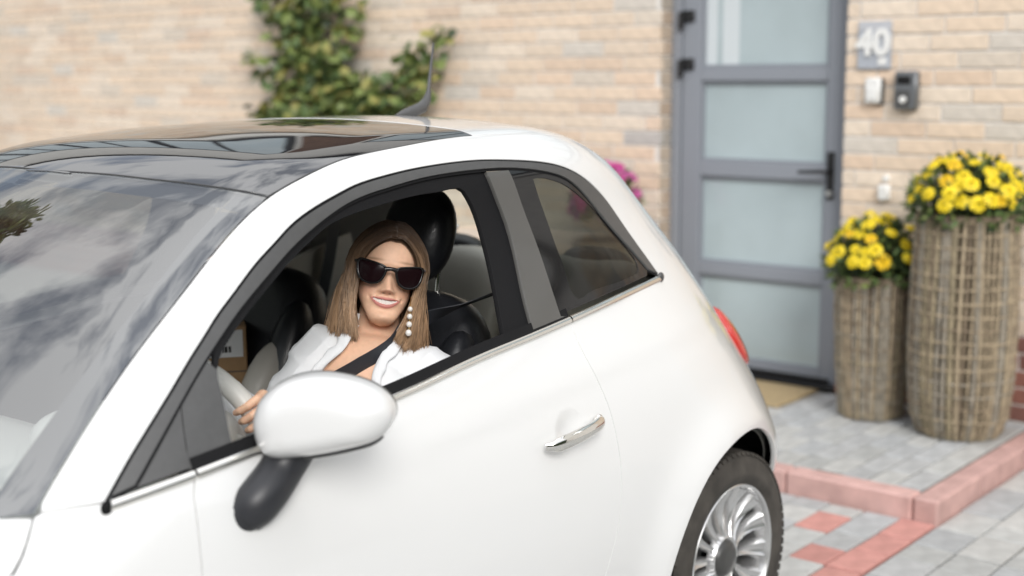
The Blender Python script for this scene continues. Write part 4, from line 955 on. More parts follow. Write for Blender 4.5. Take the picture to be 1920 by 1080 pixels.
# ------------------------------------------------------------------ climbing plant on the wall
def vine():
    q=random.Random(12);e=empty('climbing_vine',(XW+.05,-3.7,0),'green climbing vine spreading over the pale brick wall','vine')
    xs=XW+.03
    trunk=[(xs,-3.70,-.02),(xs+.02,-3.72,.5),(xs,-3.66,1.0),(xs+.03,-3.72,1.45),(xs+.02,-3.78,1.8),(xs+.02,-3.85,2.3)]
    MB().tube(sl(np.array(trunk),.05),np.linspace(.022,.010,len(sl(np.array(trunk),.05))),8).build('stem',m_stem,e)
    br=[[(xs,-3.68,1.25),(xs+.05,-3.35,1.42),(xs+.06,-3.0,1.5),(xs+.07,-2.72,1.62),(xs+.08,-2.58,1.82)],[(xs,-3.72,1.4),(xs+.04,-3.95,1.52),(xs+.05,-4.15,1.66)],[(xs,-3.76,1.7),(xs+.06,-3.6,1.9),(xs+.05,-3.35,2.05)],[(xs,-3.68,1.15),(xs+.05,-3.3,1.28),(xs+.05,-2.85,1.36)]]
    for b_ in br:P=sl(np.array(b_),.04);MB().tube(P,np.linspace(.010,.004,len(P)),6).build('stem',m_stem,e)
    # clusters: (y, z, ry, rz, count)
    cl=[(-3.85,2.05,.38,.16,150),(-3.72,1.82,.27,.16,110),(-3.80,1.60,.32,.16,120),(-3.62,1.40,.50,.17,190),(-3.20,1.42,.40,.15,140),(-2.92,1.50,.26,.15,70),(-2.74,1.66,.17,.13,40),(-3.9,1.32,.30,.12,90),(-3.3,1.25,.62,.10,150),(-3.36,2.0,.16,.10,30),(-4.22,1.70,.10,.03,8),(-2.60,1.80,.06,.08,14),(-3.28,1.84,.12,.06,16),(-3.45,1.68,.22,.12,60),(-3.40,1.55,.25,.10,60)]
    L=[]
    for y,z,ry,rz,n in cl:
        for _ in range(int(n*1.35)):
            t=q.uniform(0,6.283);u=math.sqrt(q.random())*q.uniform(.75,1.08);L.append((xs+.02+abs(q.gauss(0,.06))+.05*(1-u),y+ry*u*math.cos(t),z+rz*u*math.sin(t)))
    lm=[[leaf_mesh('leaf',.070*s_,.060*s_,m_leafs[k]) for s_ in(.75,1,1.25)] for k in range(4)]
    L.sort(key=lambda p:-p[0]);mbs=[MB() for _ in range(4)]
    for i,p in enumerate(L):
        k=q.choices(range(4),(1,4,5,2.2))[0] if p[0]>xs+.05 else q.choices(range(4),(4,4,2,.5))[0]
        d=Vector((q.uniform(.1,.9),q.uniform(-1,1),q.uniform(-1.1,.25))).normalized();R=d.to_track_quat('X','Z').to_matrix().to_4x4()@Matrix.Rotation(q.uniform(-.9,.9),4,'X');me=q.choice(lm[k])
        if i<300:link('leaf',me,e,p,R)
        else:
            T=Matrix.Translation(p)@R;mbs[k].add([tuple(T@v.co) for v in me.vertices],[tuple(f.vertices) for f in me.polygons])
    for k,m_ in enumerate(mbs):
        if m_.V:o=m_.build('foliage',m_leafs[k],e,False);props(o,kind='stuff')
vine()

# ------------------------------------------------------------------ opposite side of the drive, behind the photographer
def hedge(x0,x1,y0,y1,h,seed):
    r_=random.Random(seed);mb=MB();nx=40;nz_=10
    for face in range(2):
        V=[];F=[]
        for i in range(nx+1):
            for j in range(nz_+1):
                yy=(y0 if face==0 else y0+(y1-y0)*j/nz_);zz=(h*j/nz_ if face==0 else h)
                V.append((x0+(x1-x0)*i/nx+r_.uniform(-.1,.1),yy+r_.uniform(-.14,.14),max(-.02,zz+r_.uniform(-.1,.1))))
        for i in range(nx):
            for j in range(nz_):F.append((i*(nz_+1)+j,(i+1)*(nz_+1)+j,(i+1)*(nz_+1)+j+1,i*(nz_+1)+j+1))
        mb.add(V,F)
    o=mb.build('hedge',m_leafs[0],None,False);props(o,kind='structure')
hedge(-10,16,9.5,11,3.4,3);
nb=MB();nb.box((24,6,2.6),(3,9,2.65));o=nb.build('unseen_house',m_render,None,False);props(o,kind='structure')  # unseen house, added to be mirrored in door panes and chrome
for k in range(4):MB().box((20.98,-.5+4.2*k,2.7),(.04,.7,.9)).build('window',m_win,o,False)
MB().box((20.6,6,5.4),(3.6,9.5,.12)).build('roof',m_fascia,o,False)

# tree beyond the bonnet, out of the picture, mirrored at the edge of the windscreen
def tree():
    q=random.Random(8);e=empty('tree',(.9,-5.2,0),'leafy tree beyond the bonnet, seen as dark leaves mirrored at the left of the windscreen','tree')
    tr=[(.9,-5.2,-.02),(.95,-5.15,1.2),(.9,-5.1,2.4),(1.0,-4.9,3.6),(.95,-4.8,5.0)];P=sl(np.array(tr),.1);MB().tube(P,np.linspace(.11,.035,len(P)),9).build('trunk',m_stem,e)
    cl=[]
    for b_ in([(1.0,-4.9,3.5),(1.2,-4.1,3.65),(1.36,-3.35,3.66),(1.40,-3.02,3.60)],[(1.0,-4.9,3.2),(1.35,-4.0,3.2),(1.50,-3.3,3.27)],[(.95,-4.85,4.2),(1.1,-4.1,4.5)],[(.9,-5.1,2.7),(.6,-5.9,3.4)],[(1.0,-4.9,3.9),(.7,-5.4,4.8)],[(1,-4.9,3.7),(1.5,-5.2,4.4)]):
        P=sl(np.array(b_),.08);MB().tube(P,np.linspace(.035,.006,len(P)),7).build('limb',m_stem,e)
        for k in range(4):cl.append((P[int(len(P)*(.45+.16*k))-1],.16+.05*(3-k)))
    mb=[MB() for _ in range(3)];lm=leaf_mesh('leaf',.16,.065,m_leafs[0]);vs=[v.co.copy() for v in lm.vertices];fs=[tuple(f.vertices) for f in lm.polygons]
    for p_,r_ in cl:
        for _ in range(70):
            d=Vector((q.gauss(0,1),q.gauss(0,1),q.gauss(0,1))).normalized();pos=Vector(p_)+d*r_*q.random()**.5;T=Matrix.Translation(pos)@(d+Vector((0,0,-.4))).to_track_quat('X','Z').to_matrix().to_4x4()@Matrix.Rotation(q.uniform(-2,2),4,'X')
            mb[q.choice((0,0,1,1,2))].add([tuple(T@v) for v in vs],fs)
    for k in range(3):
        o=mb[k].build('crown',m_leafs[k],e,False)
tree()
PT_CHIN=[0.9738, 0.4567, 1.0377]
PT_LOOK=[3.0, 2.49, 1.5]
PT_RS=[1.0229, 0.3138, 0.9563]
PT_LS=[0.8934, 0.531, 0.9081]
PT_NB=[0.9311, 0.3798, 0.9473]
PT_RE=[1.2269, 0.3648, 0.8441]
PT_LE=[1.154, 0.604, 0.7514]
PT_RW=wheel_pt(-1.02)+WA*.06+np.array([-.05,-.02,-.02]);PT_LW=wheel_pt(1.12)+WA*.06+np.array([-.05,.02,-.03])
# ================================================================== DRIVER
def unit(v):v=np.asarray(v,float);return v/np.linalg.norm(v)
H0=np.array(PT_CHIN);_hy=unit(np.array(PT_LOOK)-H0)
_hz=unit(np.array([0,0,1.])-_hy*_hy[2]);_hx=np.cross(_hy,_hz)
_a=math.radians(10.5)
def _rot(v,ax,a):return v*math.cos(a)+np.cross(ax,v)*math.sin(a)+ax*(ax@v)*(1-math.cos(a))
# head axes: HX to the picture's right, HY out of the face, HZ up
HX=-_hx;HX=HX*1.0
HZ=_hz
HX,HZ=_rot(HX,_hy,-_a),_rot(HZ,_hy,-_a)
HY=_hy
_y=math.radians(6);HX,HY=_rot(HX,HZ,_y),_rot(HY,HZ,_y)
HM3=np.stack([HX,HY,HZ],0)
def hl(X):return (X-H0)@HM3.T
def hw_(L):return np.asarray(L,float)@HM3+H0
_cw=pchip([-.006,-.003,.001,.006,.013,.022,.036,.055,.08,.105,.135,.160,.180,.198,.210,.218],[.008,.0180,.0245,.0293,.0343,.0396,.0472,.0556,.0616,.0652,.0665,.0630,.0555,.0420,.026,.004])
_cf=pchip([-.006,.000,.006,.013,.022,.034,.05,.065,.09,.105,.125,.145,.165,.182,.198,.210,.218],[-.022,-.011,-.004,-.001,-.002,-.006,-.004,-.006,-.009,-.011,-.004,-.003,-.008,-.019,-.038,-.060,-.085])
_cb=pchip([-.006,.002,.02,.05,.09,.13,.165,.195,.210,.218],[-.034,-.046,-.070,-.120,-.168,-.178,-.168,-.14,-.11,-.090])
def gs(x,z,x0,z0,sx,sz):return np.exp(-((x-x0)/sx)**2-((z-z0)/sz)**2)
MZU=lambda x:.0500+.0032*(np.abs(x)/.032)**2.0      # lower edge of the upper lip
MZL=lambda x:.0418+.0125*(np.abs(x)/.032)**2.0      # upper edge of the lower lip
LZU=lambda x:.0576-.0008*np.exp(-(x/.004)**2)-.0042*(np.abs(x)/.034)**1.8
LZL=lambda x:.0318+.0200*(np.abs(x)/.034)**2.2
def head_f(X):
    p=hl(X);x,y,z=p[...,0],p[...,1],p[...,2]
    w=np.maximum(_cw(z),.003);f=_cf(z);b=_cb(z);yc=(f+b)/2;dp=np.maximum((f-b)/2,.003)
    q=((np.abs(x)/w)**2.15+(np.abs(y-yc)/dp)**2.15)**(1/2.15)-1
    d=q*np.minimum(w,dp)*1.0
    d=np.where(z<-.006,d+(-.006-z),d);d=np.where(z>.218,d+(z-.218),d)
    fr=np.clip((y+.07)/.04,0,1);ax=np.abs(x)
    zz=np.clip((z-.068)/.046,0,1)
    up=np.clip((z-.0595)/.015,0,1);up=up*up*(3-2*up)
    ridge=(.0155*(1-zz)**.9+.0030*zz)*np.exp(-(np.abs(x)/(.0090+.0045*(1-zz)))**2.4)*up*np.clip((.125-z)/.02,0,1)
    dl=ridge+.0055*gs(ax,z,.0138,.0705,.0062,.0062)+.0050*gs(x,z,0,.0745,.0095,.0078)
    dl=dl-.0035*gs(ax,z,.0065,.0655,.0038,.0028)
    dl=dl-.0045*gs(ax,z,.031,.107,.016,.012)+.0030*gs(ax,z,.026,.128,.022,.008)
    dl=dl+.0055*gs(ax,z,.040,.076,.016,.015)+.0015*gs(ax,z,.048,.045,.012,.018)
    fold=np.exp(-((z-(.066-.55*(ax-.017)))/.022)**2)*np.exp(-((ax-(.019+.42*(.066-z)))/.0035)**2)
    dl=dl-.0022*fold
    dl=dl+.0045*gs(x,z,0,.012,.016,.011)-.0025*gs(x,z,0,.0275,.020,.0045)
    # lips and open smile
    inl=np.clip(1-(ax/.0345)**2,0,1)**.6
    lipu=np.exp(-((z-(MZU(x)+LZU(x))/2)/.0040)**2)*inl;lipl=np.exp(-((z-(MZL(x)+LZL(x))/2)/.0044)**2)*inl
    dl=dl+.0020*lipu+.0036*lipl-.0012*gs(x,z,0,.0625,.003,.004)
    op=np.clip((MZU(x)-z)/.0009+.5,0,1)*np.clip((z-MZL(x))/.0009+.5,0,1)*np.clip((.0280-ax)/.002,0,1)
    dl=dl-.0030*gs(ax,z,.0345,.0530,.0040,.0045)
    dl=dl-.014*op
    return d-dl*fr
def capf(X,a,b,ra,rb):
    a=np.array(a,float);b=np.array(b,float);ab=b-a;t=np.clip(((X-a)@ab)/(ab@ab),0,1)
    return np.linalg.norm(X-(a+t[...,None]*ab),axis=-1)-(ra+(rb-ra)*t)
def ellf(X,c,r,M):
    q=((X-np.array(c))@np.array(M).T)/np.array(r);k=np.linalg.norm(q,axis=-1);return (k-1)*min(r)
def smin(a,b,k):
    h=np.clip(.5+.5*(b-a)/k,0,1);return b*(1-h)+a*h-k*h*(1-h)
RSH,LSH,NBS=np.array(PT_RS),np.array(PT_LS),np.array(PT_NB)
TA=unit(LSH-RSH);TU=unit(np.array([-.10,.02,1.])-TA*(np.array([-.10,.02,1.])@TA));TF=np.cross(TU,TA);TF=TF if TF[0]>0 else -TF
MIDS=(RSH+LSH)/2
TM=np.stack([TA,TF,TU],0)
REL,LEL=np.array(PT_RE),np.array(PT_LE)
RWR,LWR=np.array(PT_RW),np.array(PT_LW)
def neck_f(X):
    return capf(X,hw_((0,-.090,.045)),NBS+TU*.010-TF*.02,.041,.049)
def torso_f(X):
    d=capf(X,RSH+TA*.03,LSH-TA*.03,.050,.050)
    d=smin(d,ellf(X,MIDS-TU*.105+TF*.012,(.150,.098,.165),TM),.05)
    d=smin(d,ellf(X,MIDS-TU*.36+TF*.0,(.132,.092,.26),TM),.06)
    for s in(-1,1):d=smin(d,ellf(X,MIDS+TA*s*.078-TU*.150+TF*.070,(.060,.052,.062),TM),.04)
    d=smin(d,capf(X,NBS-TF*.025+TU*.005,RSH+TA*.02+TU*.010,.040,.042),.035)
    d=smin(d,capf(X,NBS-TF*.025+TU*.005,LSH-TA*.02+TU*.010,.040,.042),.035)
    return d
def chest_f(X):
    d=smin(torso_f(X),neck_f(X),.03)
    # collar bones and the hollow between them
    for s,S_p in((-1,RSH),(1,LSH)):d=smin(d,capf(X,NBS+TF*.045+TA*s*.012-TU*.022,S_p+TF*.030+TU*.028-TA*s*.03,.0065,.008),.012)
    return d
def arms_f(X):
    d=np.minimum(capf(X,RSH,REL,.048,.040),capf(X,LSH,LEL,.048,.040))
    d=smin(d,capf(X,REL,RWR,.040,.030),.02);return smin(d,capf(X,LEL,LWR,.040,.030),.02)
def body_f(X):
    return smin(smin(head_f(X),neck_f(X),.009),chest_f(X),.012)
def nets(f,xs,ys,zs,chunk=24):
    """surface nets on a rectilinear grid"""
    nx,ny,nz=len(xs),len(ys),len(zs);G=np.empty((nx,ny,nz),np.float32)
    for i in range(0,nx,chunk):
        XX=np.stack(np.meshgrid(xs[i:i+chunk],ys,zs,indexing='ij'),-1);G[i:i+chunk]=f(XX)
    s=G<0
    c=np.zeros((nx-1,ny-1,nz-1),np.int8)
    for a in(0,1):
        for b in(0,1):
            for e in(0,1):c+=s[a:nx-1+a,b:ny-1+b,e:nz-1+e]
    I,J,K=np.nonzero((c>0)&(c<8));idx=-np.ones(c.shape,np.int64);idx[I,J,K]=np.arange(len(I))
    acc=np.zeros((len(I),3));cnt=np.zeros(len(I))
    cs=[(a,b,e) for a in(0,1) for b in(0,1) for e in(0,1)]
    pos=lambda o:np.stack([xs[I+o[0]],ys[J+o[1]],zs[K+o[2]]],1)
    for a in cs:
        for k in range(3):
            if a[k]==0:
                b=list(a);b[k]=1;ga=G[I+a[0],J+a[1],K+a[2]].astype(float);gb=G[I+b[0],J+b[1],K+b[2]].astype(float);m=(ga<0)!=(gb<0)
                t=np.where(m,ga/np.where(m,ga-gb,1),0)[:,None];P=pos(a)*(1-t)+pos(b)*t;acc[m]+=P[m];cnt[m]+=1
    V=acc/cnt[:,None];F=[]
    def quads(ax):
        sl0=[slice(None)]*3;sl1=[slice(None)]*3;sl0[ax]=slice(0,-1);sl1[ax]=slice(1,None)
        ch=s[tuple(sl0)]!=s[tuple(sl1)];inn=s[tuple(sl0)]
        o=[k for k in range(3) if k!=ax];A=np.argwhere(ch)
        A=A[(A[:,o[0]]>0)&(A[:,o[1]]>0)&(A[:,o[0]]<s.shape[o[0]]-1)&(A[:,o[1]]<s.shape[o[1]]-1)]
        def at_(d0,d1):
            q=A.copy();q[:,o[0]]-=d0;q[:,o[1]]-=d1;return idx[q[:,0],q[:,1],q[:,2]]
        Q=np.stack([at_(1,1),at_(0,1),at_(0,0),at_(1,0)],1);fl=inn[A[:,0],A[:,1],A[:,2]]
        if ax==1:fl=~fl
        Q[~fl]=Q[~fl][:,::-1];return Q
    F=np.vstack([quads(k) for k in range(3)]);F=F[(F>=0).all(1)]
    return V,F
def axis(lo,hi,coarse,fine=()):
    """grid line positions, finer inside the given intervals (lo, hi, step)"""
    out=[lo];x=lo
    while x<hi:
        st=coarse
        for a,b,s in fine:
            if a-coarse<x<b:st=min(st,s)
        x+=st;out.append(x)
    return np.array(out)
# hand closed round the rim
def hand_parts(t0,sgn):
    C0=wheel_pt(t0);T=unit(wheel_pt(t0+.02)-wheel_pt(t0-.02))*sgn;Rr=unit(C0-WC);A=WA
    P=lambda th,u,r:C0+T*u+(Rr*math.sin(math.radians(th))+A*math.cos(math.radians(th)))*r
    return P
def hand_f(X,t0,sgn,wr):
    P=hand_parts(t0,sgn);d=None
    for k,u in enumerate((-.030,-.010,.010,.029)):
        ln=(.92,1.04,1.0,.82)[k];r=(.0080,.0084,.0082,.0072)[k];g=.0175+r
        pts=[P(20,u*.92,.036),P(70,u,g+.004),P(70+52*ln,u*1.0,g+.0008),P(70+98*ln,u*1.02,g),P(70+136*ln,u*1.03,g+.001)]
        for a,b,ra,rb in zip(pts[:-1],pts[1:],(r*1.12,r*1.08,r,r*.92),(r*1.08,r,r*.92,r*.8)):
            c=capf(X,a,b,ra,rb);d=c if d is None else np.minimum(d,c)
    palm=smin(capf(X,P(10,-.024,.034),P(18,.024,.033),.0145,.0135),capf(X,P(-35,-.012,.043),P(-35,.014,.042),.0165,.0155),.012)
    th=smin(capf(X,P(-30,.030,.040),P(-62,.040,.031),.0115,.0100),capf(X,P(-62,.040,.031),P(-110,.046,.0275),.0098,.0082),.004)
    d=smin(d,palm,.0055);d=smin(d,th,.006)
    return smin(d,capf(X,P(-30,0,.046),wr,.0195,.023),.012)
def fixn(o):
    bm=bmesh.new();bm.from_mesh(o.data);bmesh.ops.recalc_face_normals(bm,faces=bm.faces);bm.to_mesh(o.data);bm.free();return o
m_skin=mat('skin',(.6,.34,.22),.55,attr='Col',sss=.12,noise=(90,.05),bump=(900,.06,.0006))
m_blouse=mat('white_cotton',(.78,.79,.80),.85,sheen=.2,bump=(700,.25,.0008))
m_hair=mat('brown_hair',(.2,.12,.07),.34,attr='Col',spec=.6)
m_frame2=mat('black_acetate',(.008,.007,.007),.22,0,.0,.4)
m_lens=mat('dark_brown_lens',(.010,.004,.005),.16,0,0,.12)
m_pearl=mat('pearl',(.80,.77,.72),.18,0,.7)
m_gold=mat('gold_wire',(.8,.55,.2),.25,1)
m_teeth=mat('teeth',(.84,.80,.74),.25,0,.5)
person=empty('person',tuple(np.round(MIDS-TU*.52,4)),'smiling woman in dark sunglasses and white blouse sitting behind the wheel','person')
hx=(H0[0]-.235,H0[0]+.06);V,F=nets(body_f,axis(.77,1.16,.006,[(H0[0]-.10,H0[0]+.055,.0019)]),axis(.20,.66,.006,[(H0[1]-.085,H0[1]+.085,.0019)]),axis(.78,1.285,.006,[(H0[2]-.015,H0[2]+.21,.0019)]))
hv=[];hf=[]
for t0,sg,wr in((1.12,1,LWR),(-1.02,-1,RWR)):
    c=wheel_pt(t0);v2,f2=nets(lambda X:hand_f(X,t0,sg,wr),np.arange(c[0]-.10,c[0]+.08,.0024),np.arange(c[1]-.085,c[1]+.085,.0024),np.arange(c[2]-.085,c[2]+.085,.0024))
    hf.append(f2+len(V)+sum(len(q) for q in hv));hv.append(v2)
nb0=len(V);V=np.vstack([V]+hv);F=np.vstack([F]+hf)
# skin colour by place on the face; shade in nostrils and mouth painted dark
p=hl(V);x,y,z=p.T;fr=np.clip((y+.06)/.03,0,1)*(np.arange(len(V))<nb0)
colr=np.tile(np.array([.77,.48,.325]),(len(V),1))
def tint(mask,c,k):
    global colr
    m=(np.clip(mask,0,1)*k)[:,None];colr=colr*(1-m)+np.array(c)*m
ax=np.abs(x)
tint(gs(ax,z,.042,.072,.020,.018)*fr,(.75,.36,.25),.5);tint(gs(x,z,0,.070,.014,.010)*fr,(.75,.39,.265),.4)
tint(gs(ax,z,.036,.1365+.0,.020,.0028)*fr,(.20,.11,.06),.65)
inl=np.clip((.0350-ax)/.004,0,1)
lip=np.clip((LZU(x)-z)/.0012,0,1)*np.clip((z-LZL(x))/.0012,0,1)*inl*fr
tint(lip,(.52,.175,.155),.9)
tint(gs(ax,z,.0068,.0655,.0030,.0018)*fr,(.16,.06,.04),.9)
ope=np.clip((MZU(x)-z)/.0008,0,1)*np.clip((z-MZL(x))/.0008,0,1)*np.clip((.0325-ax)/.001,0,1)*fr*(y<hl(H0)[1]+.0)
tint(np.clip((MZU(x)-z)/.0006,0,1)*np.clip((z-MZL(x))/.0006,0,1)*np.clip((.0290-ax)/.001,0,1)*fr,(.10,.025,.02),1)
mobj('body',V,F,m_skin,person,cols=colr)
# teeth
xs_=np.linspace(-.0285,.0285,77);zs_=np.linspace(0,1,9);cum=np.array([0,.0084,.0150,.0222,.0280,.034]);V=[]
for xq in xs_:
    top,bt=float(MZU(np.array(xq)))+.0022,float(MZL(np.array(xq)))-.0008
    gr=float(np.min(np.abs(np.abs(xq)-cum)));edge=math.exp(-(gr/.00055)**2)
    for q_ in zs_:V.append(tuple(hw_((xq,-.0068-8.5*xq*xq-.0011*edge-.0022*(q_-.45)**2,top+(bt-top)*q_+.0006*edge*(q_>.9)))))
F=[(i*9+k,i*9+k+1,(i+1)*9+k+1,(i+1)*9+k) for i in range(76) for k in range(8)]
n0=len(V);V=V+[tuple(np.array(v_)-HY*.003) for v_ in V];F=F+[(f[3]+n0,f[2]+n0,f[1]+n0,f[0]+n0) for f in F]
fixn(mobj('teeth',V,F,m_teeth,person))
# ------------------------------------------------------------------ blouse
VNECK=np.array([(-.072,.13),(-.060,.075),(-.0585,.053),(-.070,.0285),(-.086,.008),(-.098,-.0145),(-.095,-.034),(-.066,-.08),(-.016,-.115),(.012,-.065),(.0196,-.021),(.0165,.012),(.024,.050),(.034,.078),(.046,.13)])
VNECK=smooth_line(VNECK,.008)
def vdist(u,v):
    q=np.stack([u.ravel(),v.ravel()],1);d=np.full(len(q),1e9)
    P=np.vstack([VNECK,VNECK[:1]])
    for a,b in zip(P[:-1],P[1:]):
        ab=b-a;t=np.clip(((q-a)@ab)/(ab@ab+1e-12),0,1);d=np.minimum(d,((q-a-t[:,None]*ab)**2).sum(1))
    d=np.sqrt(d);ins=inside(q,VNECK);return np.where(ins,-d,d).reshape(u.shape)
def blouse_f(X):
    q=(X-MIDS)@TM.T;u,fw,v=q[...,0],q[...,1],q[...,2]
    t=smin(torso_f(X),arms_f(X),.03)
    cr=lambda a:1-np.abs(np.sin(a))**.55
    au=np.abs(u)
    fold=.0060*cr(26*(u*.9+v*1.0)+1.6*np.sin(15*v)+.6)*np.clip((.10-v)/.08,0,1)+.0055*cr(34*(v*.95-u*.8)+1.8*np.sin(21*u))*np.clip((au-.06)/.05,0,1)
    fold=fold+.0050*cr(52*v+26*u+1.8*np.sin(23*u))*np.clip((au-.11)/.04,0,1)-.006
    rip=.0022*np.sin(150*v+40*u)
    d=t-.0095-fold
    dv=vdist(u,v)+rip*np.clip((.09-v)/.05,0,1)
    cut=np.where((fw>-.03)|(v>.055),-dv,-1.)
    neck=-(capf(X,NBS-TU*.04,NBS+TU*.2,.060,.060))
    d=np.maximum(d,cut);d=np.maximum(d,np.where(v>.035,neck,-1))
    # cuffs end before the hands
    for c in(RWR,LWR):d=np.maximum(d,-(np.linalg.norm(X-c,axis=-1)-.028))
    return d
V,F=nets(blouse_f,axis(.74,1.43,.0042),axis(.13,.66,.0042),axis(.62,1.06,.0042))
blouse=mobj('blouse',V,F,m_blouse,person)
# turned-back collar and front edges along the neckline
def on_blouse(u,v):
    o_=MIDS+TA*u+TU*v+TF*.22;t=np.linspace(0,.34,120);X=o_-TF*t[:,None]
    ff=smin(torso_f(X),arms_f(X),.03)-.0095;k=int(np.argmax(ff<0)) if (ff<0).any() else 90
    return X[k]
for nm,pth,sd_ in(('collar',[(-.064,.105),(-.0605,.075),(-.0585,.053),(-.070,.0285),(-.086,.008),(-.098,-.0145),(-.095,-.034)],-1),('collar',[(.043,.11),(.034,.078),(.024,.050),(.0165,.012),(.0196,-.021),(.012,-.065)],1)):
    L_=smooth_line(np.array(pth),.006);T_=np.gradient(L_,axis=0);T_/=np.linalg.norm(T_,axis=1)[:,None];N_=np.stack([-T_[:,1],T_[:,0]],1);N_*=np.sign((N_*[sd_,.0]).sum(1))[:,None]+1e-9
    V=[];F=[];W5=np.linspace(0,1,6)
    for i,(p_,n_) in enumerate(zip(L_,N_)):
        wd=.030*(1-.45*i/len(L_))*(1+.10*math.sin(i*.9))
        for k,w_ in enumerate(W5):
            X=on_blouse(*(p_+n_*(w_*wd-.002)));V.append(X+TF*(.0065+.0035*math.sin(math.pi*w_)+.0018*math.sin(i*.8+k)*(1-w_)))
    m_=len(W5);F=[(i*m_+k,(i+1)*m_+k,(i+1)*m_+k+1,i*m_+k+1) for i in range(len(L_)-1) for k in range(m_-1)]
    n0=len(V);V=V+[v_-TF*.003 for v_ in V];F=F+[(f[3]+n0,f[2]+n0,f[1]+n0,f[0]+n0) for f in F]
    rimL=[i*m_ for i in range(len(L_))];rimR=[i*m_+m_-1 for i in range(len(L_))]
    for R_ in(rimL,rimR):F+=[(R_[i],R_[i+1],R_[i+1]+n0,R_[i]+n0) for i in range(len(R_)-1)]
    fixn(mobj(nm,V,F,m_blouse,blouse))
# ------------------------------------------------------------------ hair
def strand(s,b,lay,jit,rr_,ze):
    """hair strand: s side (-1 picture left), b 0 front..1 back, lay depth in the mass"""
    yc,zc=-.088,.122;rx,ry,rz=.0875*lay,.1075*lay,.1025*lay
    y0=-.008-.165*b
    k=math.sqrt(max(.06,1-((y0-yc)/ry)**2))
    xp=.004+.0*b
    P=[]
    gam=np.linspace(0,1.75,9)
    drift=(-.020 if b<.35 else 0)*(1-b/.35 if b<.35 else 0)
    wide=1+.20*max(0,1-b*3)
    for g in gam:
        q=g/1.75
        P.append((xp*(1-q)+s*rx*k*math.sin(g)*(1+(wide-1)*q),y0+drift*q,zc+rz*k*math.cos(g)+.004*math.exp(-((g-.25)/.25)**2)))
    # fall to the ends
    if s<0:tx=np.interp(b,[0,.25,.5,.8,1],[-.046,-.082,-.104,-.08,-.03])
    else:tx=np.interp(b,[0,.25,.5,.8,1],[.034,.074,.101,.085,.03])
    ty=np.interp(b,[0,.25,.5,.8,1],[.016,.020,-.006,-.13,-.185]) if s>0 else np.interp(b,[0,.25,.5,.8,1],[-.012,-.02,-.065,-.15,-.185])
    mx_=np.interp(b,[0,.25,.5,.8,1],[.0755,.094,.103,.082,.04])*s*(1 if s<0 else .93);my=np.interp(b,[0,.25,.5,.8,1],[-.026,-.045,-.085,-.165,-.19])+(.016 if s>0 else 0)
    a=np.array(P[-1]);m=np.array((mx_*lay,my,.052));e=np.array((tx*(.6+.4*lay)+jit[0],ty+jit[1],ze))
    P=P[:-1]
    for q in np.linspace(0,1,8):P.append(tuple((1-q)**2*a+2*q*(1-q)*m*1.0+q*q*e))
    P=np.array(P);tt=np.linspace(0,1,len(P))
    P[:,0]+=rr_[0]*.0030*np.sin(tt*6+rr_[1])*np.clip(tt*1.5,0,1);P[:,1]+=rr_[0]*.0026*np.sin(tt*5+rr_[2])
    return P
clump={};q=random.Random(5);NS=6600;segs=None;HV=[];HF=[];HC=[]
for i in range(NS):
    s=-1 if q.random()<.52 else 1;b=q.random()**1.25;lay=.955+.055*q.random()**.7
    if q.random()<.03:lay+=.012
    ci=(s,int(b*26+q.gauss(0,.25)),int(lay*60))
    if ci not in clump:clump[ci]=(q.gauss(0,.0050),q.gauss(0,.006),q.uniform(0,6.3),q.uniform(0,6.3),q.gauss(0,.0055),q.gauss(1,.16))
    cl_=clump[ci];fly=q.random()<.02
    P=strand(s,b,lay*(1.02 if fly else 1),(cl_[0]+q.gauss(0,.0032),cl_[1]+q.gauss(0,.0035)),(q.uniform(.7,1.5)*(2 if fly else 1),cl_[2]+q.gauss(0,.35),cl_[3]+q.gauss(0,.35)),cl_[4]+(-.036 if s<0 else -.040)+q.gauss(0,.005))
    W_=hw_(P);n=len(W_);T=np.gradient(W_,axis=0);T/=np.linalg.norm(T,axis=1)[:,None]+1e-9
    out_=W_-hw_((0,-.09,.09));N1=np.cross(T,out_);N1/=np.linalg.norm(N1,axis=1)[:,None]+1e-9;N2=np.cross(T,N1)
    r=.00088*q.uniform(.6,1.15)*np.interp(np.linspace(0,1,n),[0,.1,.85,1],[.7,1,1,.35]);base=len(HV)*0+sum_n if i else 0
    ring=np.stack([W_+N1*r[:,None]*math.cos(a)+N2*r[:,None]*math.sin(a) for a in(0,2.094,4.188)],1).reshape(-1,3)
    HV.append(ring);f=[]
    for j in range(n-1):
        for k in range(3):f.append((base+j*3+k,base+j*3+(k+1)%3,base+(j+1)*3+(k+1)%3,base+(j+1)*3+k))
    HF+=f;sum_n=base+len(ring)
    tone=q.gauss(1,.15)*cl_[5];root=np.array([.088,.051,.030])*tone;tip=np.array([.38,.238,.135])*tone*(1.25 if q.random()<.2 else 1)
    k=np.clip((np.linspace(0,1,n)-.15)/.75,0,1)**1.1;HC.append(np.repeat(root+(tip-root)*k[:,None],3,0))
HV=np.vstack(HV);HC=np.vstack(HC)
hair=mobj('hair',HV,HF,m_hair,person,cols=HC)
mbh=MB()
